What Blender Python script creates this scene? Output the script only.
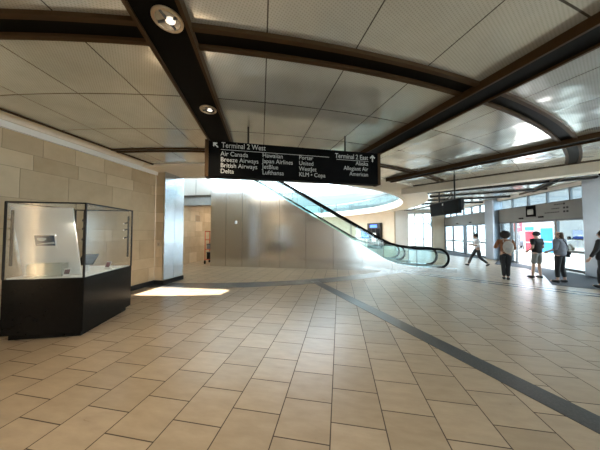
import bpy, bmesh, math, random
from mathutils import Vector, Matrix
from math import sin, cos, tan, pi, radians, atan2, hypot, sqrt

random.seed(7)
S = bpy.context.scene
COL = S.collection
for o in list(bpy.data.objects):
    bpy.data.objects.remove(o)

# ------------------------------------------------------------------ camera
cam_d = bpy.data.cameras.new('camera')
cam = bpy.data.objects.new('camera', cam_d)
COL.objects.link(cam)
cam_d.sensor_width = 36.0
cam_d.lens = 222.0 / 600.0 * 36.0
cam_d.clip_end = 300
cam.location = (0, 0, 1.65)
cam.rotation_euler = (radians(91.93), 0, radians(10.0))
S.camera = cam

# ------------------------------------------------------------------ world, sun, exposure
W = bpy.data.worlds.new('sky')
S.world = W
W.use_nodes = True
bg = W.node_tree.nodes['Background']
bg.inputs[0].default_value = (0.74, 0.87, 1.0, 1)
bg.inputs[1].default_value = 5.0

SUN_EL, SUN_AZ = 62.0, 0.0          # the sun stands beyond the hall (+Y)
sun_d = bpy.data.lights.new('sun', 'SUN')
sun_d.energy = 10.0
sun_d.angle = radians(0.6)
sun_d.color = (1.0, 0.93, 0.83)
sun = bpy.data.objects.new('sun', sun_d)
COL.objects.link(sun)
sdir = Vector((sin(radians(SUN_AZ)) * cos(radians(SUN_EL)), cos(radians(SUN_AZ)) * cos(radians(SUN_EL)), sin(radians(SUN_EL))))
sun.location = sdir * 40
sun.rotation_euler = sdir.to_track_quat('Z', 'Y').to_euler()

def area(name, loc, direction, sx, sy, power, color=(1, 1, 1), portal=False, spread=180):
    d = bpy.data.lights.new(name, 'AREA')
    d.shape = 'RECTANGLE'; d.size = sx; d.size_y = sy
    d.energy = power; d.color = color
    d.spread = radians(spread)
    if portal: d.cycles.is_portal = True
    o = bpy.data.objects.new(name, d); COL.objects.link(o)
    o.location = loc
    o.rotation_euler = Vector(direction).to_track_quat('-Z', 'Y').to_euler()
    return o

# daylight through the glazed front, the upper windows and the rear windows
area('portal_front', (9.62, 6.3, 1.8), (-1, 0, 0), 32, 3.6, 1, portal=True)
area('portal_rear', (5.7, -7.1, 1.8), (0, 1, 0), 7.4, 3.6, 1, portal=True)
# cove lamp along the stone wall and unseen fill lights added to brighten the hall
area('cove_lamp', (-5.385, -0.4, 3.64), (-1, 0, 0.02), 12.8, 0.05, 110, (1.0, 0.90, 0.76)).rotation_euler.rotate_axis('Z', radians(90))
HALL = [area('hall_fill', (x, y, 3.52), (0, 0, -1), 2.4, 2.4, 12, (1.0, 0.92, 0.80)) for x, y in
        ((-3.5, -1.5), (0.5, -1.5), (4.5, -1.5), (-1.6, -4.5), (3.0, -4.5), (4.5, 1.5))]

S.view_settings.view_transform = 'Standard'
S.view_settings.look = 'None'
S.view_settings.exposure = 1.15
S.view_settings.gamma = 1.0
S.view_settings.use_curve_mapping = False
S.cycles.max_bounces = 10
S.cycles.diffuse_bounces = 5
S.cycles.glossy_bounces = 5
S.cycles.transparent_max_bounces = 24
S.cycles.sample_clamp_indirect = 6.0
S.cycles.caustics_reflective = False
S.cycles.caustics_refractive = False

area('corridor_fill', (-6.3, 12.4, 3.45), (0, 0, -1), 1.2, 0.3, 32, (1.0, 0.90, 0.76))  # fill light added to brighten the dim corridor

# ------------------------------------------------------------------ materials
def new_mat(name):
    m = bpy.data.materials.new(name); m.use_nodes = True
    nt = m.node_tree
    return m, nt, nt.nodes['Principled BSDF']

def N(nt, typ, **kw):
    n = nt.nodes.new(typ)
    for k, v in kw.items(): setattr(n, k, v)
    return n

def math_node(nt, op, a, b=None, clamp=False):
    n = nt.nodes.new('ShaderNodeMath'); n.operation = op; n.use_clamp = clamp
    for i, v in enumerate((a, b)):
        if v is None: continue
        if isinstance(v, (int, float)): n.inputs[i].default_value = v
        else: nt.links.new(v, n.inputs[i])
    return n.outputs[0]

def plain(name, col, rough=0.6, metal=0.0, var=0.06, scale=6.0, bump=0.0, coat=0.0, spec=0.5):
    m, nt, b = new_mat(name)
    tc = N(nt, 'ShaderNodeTexCoord')
    no = N(nt, 'ShaderNodeTexNoise'); no.inputs['Scale'].default_value = scale; no.inputs['Detail'].default_value = 4
    nt.links.new(tc.outputs['Object'], no.inputs['Vector'])
    r = N(nt, 'ShaderNodeValToRGB')
    r.color_ramp.elements[0].position = 0.3; r.color_ramp.elements[1].position = 0.7
    r.color_ramp.elements[0].color = tuple(max(0, c * (1 - var)) for c in col) + (1,)
    r.color_ramp.elements[1].color = tuple(min(1, c * (1 + var)) for c in col) + (1,)
    nt.links.new(no.outputs['Fac'], r.inputs['Fac'])
    nt.links.new(r.outputs['Color'], b.inputs['Base Color'])
    b.inputs['Roughness'].default_value = rough
    b.inputs['Metallic'].default_value = metal
    b.inputs['Specular IOR Level'].default_value = spec
    if coat: b.inputs['Coat Weight'].default_value = coat
    if bump:
        bu = N(nt, 'ShaderNodeBump'); bu.inputs['Strength'].default_value = bump; bu.inputs['Distance'].default_value = 0.02
        nt.links.new(no.outputs['Fac'], bu.inputs['Height']); nt.links.new(bu.outputs['Normal'], b.inputs['Normal'])
    return m

def glass_mat(name, tint=(0.93, 0.97, 0.96), refl=0.06, k=0.6):
    m = bpy.data.materials.new(name); m.use_nodes = True
    nt = m.node_tree; nt.nodes.clear()
    out = N(nt, 'ShaderNodeOutputMaterial'); mix = N(nt, 'ShaderNodeMixShader')
    t = N(nt, 'ShaderNodeBsdfTransparent'); t.inputs[0].default_value = tint + (1,)
    g = N(nt, 'ShaderNodeBsdfGlossy'); g.inputs['Roughness'].default_value = 0.02
    lw = N(nt, 'ShaderNodeLayerWeight'); lw.inputs['Blend'].default_value = 0.35
    f = math_node(nt, 'MULTIPLY', lw.outputs['Fresnel'], k)
    f2 = math_node(nt, 'ADD', f, refl * 0.3, True)
    nt.links.new(f2, mix.inputs[0]); nt.links.new(t.outputs[0], mix.inputs[1]); nt.links.new(g.outputs[0], mix.inputs[2])
    nt.links.new(mix.outputs[0], out.inputs[0])
    return m

def emit_mat(name, col, strength):
    m, nt, b = new_mat(name)
    b.inputs['Base Color'].default_value = col + (1,)
    b.inputs['Emission Color'].default_value = col + (1,)
    b.inputs['Emission Strength'].default_value = strength
    return m

CX, CY = -6.3, 17.5                       # centre of the round opening

def tile_mat():
    m, nt, b = new_mat('floor_tile')
    geo = N(nt, 'ShaderNodeNewGeometry')
    sep = N(nt, 'ShaderNodeSeparateXYZ'); nt.links.new(geo.outputs['Position'], sep.inputs[0])
    u = math_node(nt, 'ADD', sep.outputs['Y'], -1.79 + 0.43 * 40 )
    v = math_node(nt, 'ADD', sep.outputs['X'], 0.08 + 0.4572 * 40)
    cmb = N(nt, 'ShaderNodeCombineXYZ'); nt.links.new(u, cmb.inputs[0]); nt.links.new(v, cmb.inputs[1])
    br = N(nt, 'ShaderNodeTexBrick')
    br.offset = 0.5; br.offset_frequency = 2; br.squash = 1
    br.inputs['Scale'].default_value = 1
    br.inputs['Brick Width'].default_value = 0.43
    br.inputs['Row Height'].default_value = 0.4572
    br.inputs['Mortar Size'].default_value = 0.0055
    br.inputs['Mortar Smooth'].default_value = 0.2
    br.inputs['Bias'].default_value = 0.0
    br.inputs['Color1'].default_value = (0.48, 0.372, 0.252, 1)
    br.inputs['Color2'].default_value = (0.40, 0.305, 0.20, 1)
    br.inputs['Mortar'].default_value = (0.075, 0.048, 0.028, 1)
    nt.links.new(cmb.outputs[0], br.inputs['Vector'])
    no = N(nt, 'ShaderNodeTexNoise'); no.inputs['Scale'].default_value = 3.5; no.inputs['Detail'].default_value = 7; no.inputs['Roughness'].default_value = 0.65
    mp = N(nt, 'ShaderNodeMapping'); mp.inputs['Scale'].default_value = (1, 3, 1)
    nt.links.new(geo.outputs['Position'], mp.inputs[0]); nt.links.new(mp.outputs[0], no.inputs['Vector'])
    ramp = N(nt, 'ShaderNodeValToRGB')
    ramp.color_ramp.elements[0].position = 0.3; ramp.color_ramp.elements[0].color = (0.84, 0.82, 0.80, 1)
    ramp.color_ramp.elements[1].position = 0.72; ramp.color_ramp.elements[1].color = (1.06, 1.06, 1.06, 1)
    nt.links.new(no.outputs['Fac'], ramp.inputs[0])
    mul = N(nt, 'ShaderNodeMixRGB', blend_type='MULTIPLY'); mul.inputs[0].default_value = 1
    nt.links.new(br.outputs['Color'], mul.inputs[1]); nt.links.new(ramp.outputs[0], mul.inputs[2])
    nt.links.new(mul.outputs[0], b.inputs['Base Color'])
    r2 = math_node(nt, 'MULTIPLY', no.outputs['Fac'], 0.18)
    r3 = math_node(nt, 'ADD', r2, 0.22)
    r4 = math_node(nt, 'MULTIPLY', br.outputs['Fac'], 0.4)
    nt.links.new(math_node(nt, 'ADD', r3, r4), b.inputs['Roughness'])
    b.inputs['Specular IOR Level'].default_value = 0.5
    bu = N(nt, 'ShaderNodeBump'); bu.inputs['Strength'].default_value = 0.35; bu.inputs['Distance'].default_value = 0.004
    inv = math_node(nt, 'SUBTRACT', 1.0, br.outputs['Fac'])
    nt.links.new(inv, bu.inputs['Height']); nt.links.new(bu.outputs[0], b.inputs['Normal'])
    return m

def ceiling_mat():
    m, nt, b = new_mat('perforated_ceiling_metal')
    geo = N(nt, 'ShaderNodeNewGeometry')
    sep = N(nt, 'ShaderNodeSeparateXYZ'); nt.links.new(geo.outputs['Position'], sep.inputs[0])
    x = math_node(nt, 'SUBTRACT', sep.outputs['X'], CX); y = math_node(nt, 'SUBTRACT', sep.outputs['Y'], CY)
    r = math_node(nt, 'SQRT', math_node(nt, 'ADD', math_node(nt, 'MULTIPLY', x, x), math_node(nt, 'MULTIPLY', y, y)))
    th = math_node(nt, 'ARCTAN2', y, x)
    k = math_node(nt, 'DIVIDE', math_node(nt, 'ADD', th, radians(73.4 + 3.35 * 100)), radians(3.35))
    fr = math_node(nt, 'FRACT', math_node(nt, 'ADD', k, 0.5))
    da = math_node(nt, 'MULTIPLY', math_node(nt, 'ABSOLUTE', math_node(nt, 'SUBTRACT', fr, 0.5)), radians(3.35))
    dist = math_node(nt, 'MULTIPLY', da, r)
    seam = math_node(nt, 'LESS_THAN', dist, 0.007)
    for R0 in (14.12, 15.2, 17.35, 18.5):
        d = math_node(nt, 'ABSOLUTE', math_node(nt, 'SUBTRACT', r, R0))
        seam = math_node(nt, 'MAXIMUM', seam, math_node(nt, 'LESS_THAN', d, 0.009))
    # perforation: dots on a 26 mm grid turned 45 degrees
    mp = N(nt, 'ShaderNodeMapping'); mp.inputs['Rotation'].default_value = (0, 0, radians(45)); mp.inputs['Scale'].default_value = (38, 38, 38)
    nt.links.new(geo.outputs['Position'], mp.inputs[0])
    s2 = N(nt, 'ShaderNodeSeparateXYZ'); nt.links.new(mp.outputs[0], s2.inputs[0])
    fx = math_node(nt, 'SUBTRACT', math_node(nt, 'FRACT', s2.outputs['X']), 0.5)
    fy = math_node(nt, 'SUBTRACT', math_node(nt, 'FRACT', s2.outputs['Y']), 0.5)
    dd = math_node(nt, 'SQRT', math_node(nt, 'ADD', math_node(nt, 'MULTIPLY', fx, fx), math_node(nt, 'MULTIPLY', fy, fy)))
    hole = math_node(nt, 'LESS_THAN', dd, 0.27)
    # stains and soft clouding of the metal
    no = N(nt, 'ShaderNodeTexNoise'); no.inputs['Scale'].default_value = 1.1; no.inputs['Detail'].default_value = 6; no.inputs['Roughness'].default_value = 0.6
    nt.links.new(geo.outputs['Position'], no.inputs['Vector'])
    ramp = N(nt, 'ShaderNodeValToRGB')
    ramp.color_ramp.elements[0].position = 0.3; ramp.color_ramp.elements[0].color = (0.70, 0.71, 0.685, 1)
    ramp.color_ramp.elements[1].position = 0.7; ramp.color_ramp.elements[1].color = (0.88, 0.90, 0.875, 1)
    nt.links.new(no.outputs['Fac'], ramp.inputs[0])
    mx = N(nt, 'ShaderNodeMixRGB'); mx.inputs[2].default_value = (0.20, 0.18, 0.15, 1)
    nt.links.new(math_node(nt, 'MULTIPLY', hole, 0.28), mx.inputs[0]); nt.links.new(ramp.outputs[0], mx.inputs[1])
    mx2 = N(nt, 'ShaderNodeMixRGB'); mx2.inputs[2].default_value = (0.07, 0.06, 0.05, 1)
    nt.links.new(math_node(nt, 'MULTIPLY', seam, 0.9), mx2.inputs[0]); nt.links.new(mx.outputs[0], mx2.inputs[1])
    nt.links.new(mx2.outputs[0], b.inputs['Base Color'])
    b.inputs['Metallic'].default_value = 0.62
    b.inputs['Roughness'].default_value = 0.16
    # each sheet is a little wavy
    n2 = N(nt, 'ShaderNodeTexNoise'); n2.inputs['Scale'].default_value = 1.6; n2.inputs['Detail'].default_value = 1
    nt.links.new(geo.outputs['Position'], n2.inputs['Vector'])
    bu = N(nt, 'ShaderNodeBump'); bu.inputs['Strength'].default_value = 0.5; bu.inputs['Distance'].default_value = 0.05
    nt.links.new(n2.outputs['Fac'], bu.inputs['Height']); nt.links.new(bu.outputs[0], b.inputs['Normal'])
    return m

def stone_mat():
    m, nt, b = new_mat('limestone')
    geo = N(nt, 'ShaderNodeNewGeometry')
    no = N(nt, 'ShaderNodeTexNoise'); no.inputs['Scale'].default_value = 3.0; no.inputs['Detail'].default_value = 8; no.inputs['Roughness'].default_value = 0.6
    nt.links.new(geo.outputs['Position'], no.inputs['Vector'])
    f = math_node(nt, 'ADD', math_node(nt, 'MULTIPLY', geo.outputs['Random Per Island'], 0.55), math_node(nt, 'MULTIPLY', no.outputs['Fac'], 0.6))
    ramp = N(nt, 'ShaderNodeValToRGB')
    ramp.color_ramp.elements[0].position = 0.15; ramp.color_ramp.elements[0].color = (0.44, 0.32, 0.19, 1)
    ramp.color_ramp.elements[1].position = 0.9; ramp.color_ramp.elements[1].color = (0.68, 0.54, 0.36, 1)
    nt.links.new(f, ramp.inputs[0]); nt.links.new(ramp.outputs[0], b.inputs['Base Color'])
    b.inputs['Roughness'].default_value = 0.55
    bu = N(nt, 'ShaderNodeBump'); bu.inputs['Strength'].default_value = 0.15; bu.inputs['Distance'].default_value = 0.01
    nt.links.new(no.outputs['Fac'], bu.inputs['Height']); nt.links.new(bu.outputs[0], b.inputs['Normal'])
    return m

def steel_mat(name, col=(0.62, 0.60, 0.57), rough=0.26, wav=0.35):
    m, nt, b = new_mat(name)
    geo = N(nt, 'ShaderNodeNewGeometry')
    mp = N(nt, 'ShaderNodeMapping'); mp.inputs['Scale'].default_value = (0.12, 0.12, 1.5)
    nt.links.new(geo.outputs['Position'], mp.inputs[0])
    n2 = N(nt, 'ShaderNodeTexNoise'); n2.inputs['Scale'].default_value = 1.1; n2.inputs['Detail'].default_value = 1
    nt.links.new(mp.outputs[0], n2.inputs['Vector'])
    mp2 = N(nt, 'ShaderNodeMapping'); mp2.inputs['Scale'].default_value = (4, 4, 260)
    nt.links.new(geo.outputs['Position'], mp2.inputs[0])
    n3 = N(nt, 'ShaderNodeTexNoise'); n3.inputs['Scale'].default_value = 1.0; n3.inputs['Detail'].default_value = 2
    nt.links.new(mp2.outputs[0], n3.inputs['Vector'])
    r = math_node(nt, 'ADD', math_node(nt, 'MULTIPLY', n3.outputs['Fac'], 0.14), rough - 0.07)
    nt.links.new(r, b.inputs['Roughness'])
    ramp = N(nt, 'ShaderNodeValToRGB')
    ramp.color_ramp.elements[0].color = tuple(c * 0.9 for c in col) + (1,); ramp.color_ramp.elements[1].color = tuple(min(1, c * 1.1) for c in col) + (1,)
    nt.links.new(n3.outputs['Fac'], ramp.inputs[0]); nt.links.new(ramp.outputs[0], b.inputs['Base Color'])
    b.inputs['Metallic'].default_value = 1.0
    bu = N(nt, 'ShaderNodeBump'); bu.inputs['Strength'].default_value = wav; bu.inputs['Distance'].default_value = 0.03
    nt.links.new(n2.outputs['Fac'], bu.inputs['Height']); nt.links.new(bu.outputs[0], b.inputs['Normal'])
    return m

M = dict(
    tile=tile_mat(), ceil=ceiling_mat(), stone=stone_mat(),
    steel=steel_mat('brushed_steel', (0.70, 0.69, 0.67), 0.2, 0.3), steel_col=steel_mat('column_steel', (0.62, 0.66, 0.72), 0.2, 0.25),
    mortar=plain('mortar', (0.38, 0.29, 0.19), 0.9),
    bronze=plain('bronze', (0.055, 0.031, 0.014), 0.5, 0, 0.1, 3, spec=0.1),
    black=plain('black_trough', (0.006, 0.0055, 0.005), 0.45, 0, 0.2, 2, spec=0.03),
    dark=plain('dark_metal', (0.022, 0.020, 0.018), 0.45, 0, spec=0.25),
    cream=plain('cream_plaster', (0.80, 0.72, 0.60), 0.5, 0, 0.03, 1.5),
    upper=plain('pale_blue_wall', (0.36, 0.40, 0.43), 0.5, 0, 0.03, 1.5),
    white=plain('white_paint', (0.82, 0.80, 0.76), 0.5, 0, 0.03, 1.5),
    band=plain('dark_granite', (0.055, 0.053, 0.05), 0.28, 0, 0.35, 60),
    band2=plain('grey_granite', (0.17, 0.17, 0.165), 0.24, 0, 0.2, 60),
    matm=plain('entrance_carpet', (0.055, 0.058, 0.065), 0.8, 0, 0.25, 90),
    beige=plain('beige_wall', (0.50, 0.41, 0.30), 0.6, 0, 0.05, 2),
    panel=plain('grey_header', (0.20, 0.20, 0.19), 0.5, 0.1, 0.05, 2),
    pier=plain('blue_grey_column', (0.34, 0.39, 0.45), 0.3, 0.5, 0.08, 1.5),
    alu=plain('dark_aluminium', (0.12, 0.125, 0.13), 0.35, 0.7),
    grey=plain('grey_plaster', (0.27, 0.27, 0.26), 0.7),
    glass=glass_mat('clear_glass'), bal=glass_mat('balustrade_glass', (0.90, 0.965, 0.965), 0.03),
    tinted=glass_mat('tinted_glass', (0.60, 0.66, 0.67), 0.02, 0.35), case_glass=glass_mat('case_glass', (0.985, 0.99, 0.985), 0.0, 0.28),
    chrome=plain('chrome', (0.85, 0.85, 0.84), 0.08, 1.0, 0.02),
    lamp=emit_mat('lamp_glow', (1.0, 0.93, 0.82), 0.5),
    signblk=plain('sign_black', (0.004, 0.004, 0.004), 0.5, 0, 0.1, 3, spec=0.02),
    letter=plain('sign_letter', (0.46, 0.46, 0.44), 0.5, 0, 0.02),
    rubber=plain('black_rubber', (0.006, 0.006, 0.006), 0.4, 0, 0.1, spec=0.05),
    step=plain('step_metal', (0.30, 0.30, 0.30), 0.4, 0.7),
    case_blk=plain('black_stone_base', (0.006, 0.0055, 0.005), 0.25, 0, 0.25, 12, spec=0.12),
    paper=plain('white_card', (0.85, 0.84, 0.80), 0.6, 0, 0.02),
    acrylic=glass_mat('acrylic', (0.93, 0.96, 0.95), 0.12),
    concrete=plain('pale_pavement', (0.50, 0.49, 0.47), 0.8, 0, 0.06, 2),
    ext=plain('pale_facade', (0.26, 0.27, 0.28), 0.7, 0, 0.04, 1),
    red=plain('red_board', (0.72, 0.03, 0.06), 0.4, 0, 0.05),
    blue=plain('blue_board', (0.03, 0.28, 0.55), 0.4, 0, 0.05),
    leaf=plain('leaf', (0.07, 0.15, 0.035), 0.6, 0, 0.45, 9),
    bark=plain('bark', (0.13, 0.09, 0.06), 0.9, 0, 0.3, 14),
    screen_blue=emit_mat('blue_screen', (0.05, 0.14, 0.75), 1.2),
    orange=plain('red_orange_paint', (0.62, 0.10, 0.03), 0.4),
)

# ------------------------------------------------------------------ mesh helpers
class MB:
    def __init__(s): s.bm = bmesh.new()
    def box(s, c, d, rot=None, mi=0):
        mat = Matrix.Translation(c)
        if rot is not None: mat = mat @ rot
        r = bmesh.ops.create_cube(s.bm, size=1, matrix=mat @ Matrix.Diagonal((d[0], d[1], d[2], 1)))
        for f in {f for v in r['verts'] for f in v.link_faces}: f.material_index = mi
        return s
    def b6(s, x0, x1, y0, y1, z0, z1, mi=0):
        return s.box(((x0+x1)/2, (y0+y1)/2, (z0+z1)/2), (x1-x0, y1-y0, z1-z0), mi=mi)
    def cyl(s, p0, p1, r0, r1=None, seg=16, mi=0):
        p0, p1 = Vector(p0), Vector(p1); d = p1 - p0
        q = d.to_track_quat('Z', 'Y').to_matrix().to_4x4()
        r = bmesh.ops.create_cone(s.bm, cap_ends=True, segments=seg, radius1=r0, radius2=r0 if r1 is None else r1, depth=d.length,
                                  matrix=Matrix.Translation((p0 + p1) / 2) @ q)
        for f in {f for v in r['verts'] for f in v.link_faces}:
            f.material_index = mi; f.smooth = len(f.verts) == 4
        return s
    def sphere(s, c, rad, sc=(1, 1, 1), seg=16, rot=None, mi=0):
        mat = Matrix.Translation(c)
        if rot is not None: mat = mat @ rot
        r = bmesh.ops.create_uvsphere(s.bm, u_segments=seg, v_segments=max(6, seg * 2 // 3), radius=rad, matrix=mat @ Matrix.Diagonal((*sc, 1)))
        for f in {f for v in r['verts'] for f in v.link_faces}: f.smooth = True; f.material_index = mi
        return s
    def prism(s, pts, ext, mi=0):
        """closed 3D polygon extruded by vector ext"""
        ext = Vector(ext)
        a = [s.bm.verts.new(p) for p in pts]; b = [s.bm.verts.new(Vector(p) + ext) for p in pts]
        fs = [s.bm.faces.new(a), s.bm.faces.new(b[::-1])]
        n = len(pts)
        for i in range(n):
            fs.append(s.bm.faces.new((a[i], b[i], b[(i+1) % n], a[(i+1) % n])))
        for f in fs: f.material_index = mi
        bmesh.ops.recalc_face_normals(s.bm, faces=fs)
        return s
    def ring(s, r0, r1, a0, a1, z0, z1, seg=None, cx=CX, cy=CY, mi=0):
        """solid ring sector about the centre, angles in degrees"""
        seg = seg or max(2, int(abs(a1 - a0) / 1.0))
        rows = []
        for i in range(seg + 1):
            t = radians(a0 + (a1 - a0) * i / seg); c, sn = cos(t), sin(t)
            rows.append([s.bm.verts.new((cx + r*c, cy + r*sn, z)) for r, z in ((r0, z0), (r1, z0), (r1, z1), (r0, z1))])
        fs = []
        for i in range(seg):
            p, q = rows[i], rows[i+1]
            for j in range(4):
                fs.append(s.bm.faces.new((p[j], p[(j+1) % 4], q[(j+1) % 4], q[j])))
        if abs(a1 - a0) < 359.9:
            fs.append(s.bm.faces.new(rows[0])); fs.append(s.bm.faces.new(rows[-1][::-1]))
        for f in fs: f.material_index = mi
        bmesh.ops.recalc_face_normals(s.bm, faces=fs)
        return s
    def tube(s, pts, r, seg=10, flat=1.0, mi=0):
        pts = [Vector(p) for p in pts]
        rows = []
        up0 = None
        for i, p in enumerate(pts):
            d = (pts[min(i+1, len(pts)-1)] - pts[max(i-1, 0)]).normalized()
            if up0 is None:
                up0 = Vector((0, 1, 0)) if abs(d.y) < 0.9 else Vector((1, 0, 0))
            side = (up0 - d * up0.dot(d)).normalized(); up = d.cross(side)
            up0 = side
            rr = r[i] if isinstance(r, (list, tuple)) else r
            rows.append([s.bm.verts.new(p + side * cos(2*pi*k/seg) * rr + up * sin(2*pi*k/seg) * rr * flat) for k in range(seg)])
        fs = []
        for i in range(len(rows) - 1):
            for k in range(seg):
                f = s.bm.faces.new((rows[i][k], rows[i][(k+1) % seg], rows[i+1][(k+1) % seg], rows[i+1][k])); f.smooth = True; fs.append(f)
        fs.append(s.bm.faces.new(rows[0][::-1])); fs.append(s.bm.faces.new(rows[-1]))
        for f in fs: f.material_index = mi
        bmesh.ops.recalc_face_normals(s.bm, faces=fs)
        return s
    def build(s, name, mat, parent=None, bevel=0.0):
        me = bpy.data.meshes.new(name); s.bm.to_mesh(me); s.bm.free()
        for mm in (mat if isinstance(mat, (list, tuple)) else [mat]): me.materials.append(mm)
        o = bpy.data.objects.new(name, me); COL.objects.link(o)
        if bevel:
            bv = o.modifiers.new('bevel', 'BEVEL'); bv.width = bevel; bv.segments = 2; bv.limit_method = 'ANGLE'
        if parent: o.parent = parent
        return o

def tag(o, label, cat, group=None):
    o['label'] = label; o['category'] = cat
    if group: o['group'] = group
    return o
def struct(o):
    o['kind'] = 'structure'; return o
def thing(name, label, cat, loc=(0, 0, 0), rz=0.0, group=None):
    o = bpy.data.objects.new(name, None); COL.objects.link(o)
    o.empty_display_size = 0.1
    o.location = loc; o.rotation_euler = (0, 0, rz)
    return tag(o, label, cat, group)
def copy_tree(o, parent=None):
    c = o.copy(); COL.objects.link(c)
    if parent is not None:
        c.parent = parent
    for ch in list(o.children): copy_tree(ch, c)
    return c
def P(r, deg, z=0.0):
    return Vector((CX + r * cos(radians(deg)), CY + r * sin(radians(deg)), z))

def text(name, body, size, origin, right, up, mat, parent, align='LEFT'):
    cu = bpy.data.curves.new(name, 'FONT'); cu.body = body; cu.size = size; cu.align_x = align
    cu.extrude = 0.002; cu.resolution_u = 3
    to = bpy.data.objects.new('t', cu); COL.objects.link(to)
    bpy.context.view_layer.update()
    dg = bpy.context.evaluated_depsgraph_get()
    me = bpy.data.meshes.new_from_object(to.evaluated_get(dg))
    bpy.data.objects.remove(to); bpy.data.curves.remove(cu)
    me.materials.clear(); me.materials.append(mat); me.name = name
    r, u = Vector(right).normalized(), Vector(up).normalized(); n = r.cross(u)
    mw = Matrix((( r.x, u.x, n.x, origin[0]), (r.y, u.y, n.y, origin[1]), (r.z, u.z, n.z, origin[2]), (0, 0, 0, 1)))
    me.transform(mw @ Matrix.Diagonal((0.83 if size > 0.13 else 0.92, 1, 1, 1)))
    o = bpy.data.objects.new(name, me); COL.objects.link(o)
    if parent: o.parent = parent
    return o

# ================================================================== SETTING
XW, XF, YB, YR = -5.8, 9.4, 22.3, -7.0
CZ = 3.65                                     # ceiling height

# floor
mb = MB(); mb.b6(-9.5, XF + 0.2, YR - 0.2, 34, -0.2, 0.0)
struct(mb.build('floor', M['tile']))
# granite bands laid flush in the tiles
def radial_strip(mb, deg, r0, r1, w, off, z0, z1, mi=0):
    d = Vector((cos(radians(deg)), sin(radians(deg)), 0)); n = Vector((-d.y, d.x, 0))
    c = Vector((CX, CY, 0))
    a = c + d*r0 + n*off; b = c + d*r1 + n*off
    pts = [a - n*w/2, b - n*w/2, b + n*w/2, a + n*w/2]
    mb.prism([(p.x, p.y, z0) for p in pts], (0, 0, z1 - z0), mi)
mb = MB(); mb.ring(11.03, 11.68, -90, -36, -0.05, 0.003); struct(mb.build('trim_1', M['band2']))
# stripe that mirrors the second ceiling beam
a = Vector((-0.85, 7.58, 0)); b2 = Vector((3.9, -0.55, 0)); d = (b2 - a).normalized(); n = Vector((-d.y, d.x, 0)) * 0.14
mb = MB(); mb.prism([tuple(v + Vector((0, 0, -0.05))) for v in (a - n, b2 - n, b2 + n, a + n)], (0, 0, 0.054)); struct(mb.build('trim_2', M['band']))
a = Vector((2.62, 10.0, 0)); b2 = Vector((9.3, 5.35, 0)); d = (b2 - a).normalized(); n0 = Vector((-d.y, d.x, 0))
for k, (off, w) in enumerate(((0.14, 0.075), (-0.2, 0.075))):
    c0, c1 = a + n0*off, b2 + n0*off; n = n0 * w
    mb = MB(); mb.prism([tuple(v + Vector((0, 0, -0.05))) for v in (c0 - n, c1 - n, c1 + n, c0 + n)], (0, 0, 0.054)); struct(mb.build('trim_%d' % (3 + k), M['band2']))
# entrance carpet
mb = MB(); mb.prism([(x, y, -0.05) for x, y in ((9.3, 15.1), (7.95, 13.2), (8.45, 11.9), (7.75, 10.1), (6.62, 8.35), (7.0, 8.05), (7.45, 7.85), (8.2, 7.35), (9.3, 6.6))], (0, 0, 0.058))
tag(mb.build('entrance_mat', M['matm']), 'dark grey carpet mat inside the open entrance doors, under the shoulder-bag person', 'mat')
mb = MB(); mb.prism([(x, y, -0.05) for x, y in ((9.3, 21.6), (7.75, 21.6), (7.9, 18.0), (8.5, 16.2), (9.3, 15.9))], (0, 0, 0.058))
tag(mb.build('entrance_mat', M['matm']), 'dark grey carpet mat inside the closed doors behind the walking person', 'mat')

# ceiling: flat field with the round opening cut away
def ceil_field(mb, x0, x1, y0, y1, Rin, z, th):
    da = 0.5; prev = None
    k = -180.0
    while k <= 180.0001:
        t = radians(k); c, s_ = cos(t), sin(t)
        lo, hi = Rin, 60.0
        ok = True
        for p0, dd, mn, mxx in ((CX, c, x0, x1), (CY, s_, y0, y1)):
            if abs(dd) < 1e-9:
                if not (mn <= p0 <= mxx): ok = False
                continue
            ta, tb = (mn - p0) / dd, (mxx - p0) / dd
            if ta > tb: ta, tb = tb, ta
            lo = max(lo, ta); hi = min(hi, tb)
        cur = None
        if ok and hi > lo + 1e-4:
            cur = [mb.bm.verts.new((CX + c*r, CY + s_*r, zz)) for r, zz in ((lo, z), (hi, z), (hi, z + th), (lo, z + th))]
        if cur and prev:
            for j in range(4):
                mb.bm.faces.new((prev[j], prev[(j+1) % 4], cur[(j+1) % 4], cur[j]))
        prev = cur; k += da
    bmesh.ops.recalc_face_normals(mb.bm, faces=mb.bm.faces[:])
mb = MB(); ceil_field(mb, -5.36, XF, YR, YB, 11.9, CZ, 0.12)
struct(mb.build('ceiling', M['ceil']))
# upper floor slab (plaster), keeps the sky out above the ceiling
mb = MB(); ceil_field(mb, -14, XF + 0.3, YR - 0.3, 31, 10.72, CZ + 0.13, 0.24)
struct(mb.build('trim_5', M['white']))
# ring soffit of the opening with its fascia
mb = MB(); mb.ring(10.7, 11.95, -180, 180, CZ - 0.06, CZ + 0.1, seg=240); struct(mb.build('trim_6', M['cream']))
mb = MB(); mb.ring(10.6, 10.72, -180, 180, CZ - 0.10, CZ + 0.42, seg=240); struct(mb.build('trim_7', M['cream']))
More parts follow.
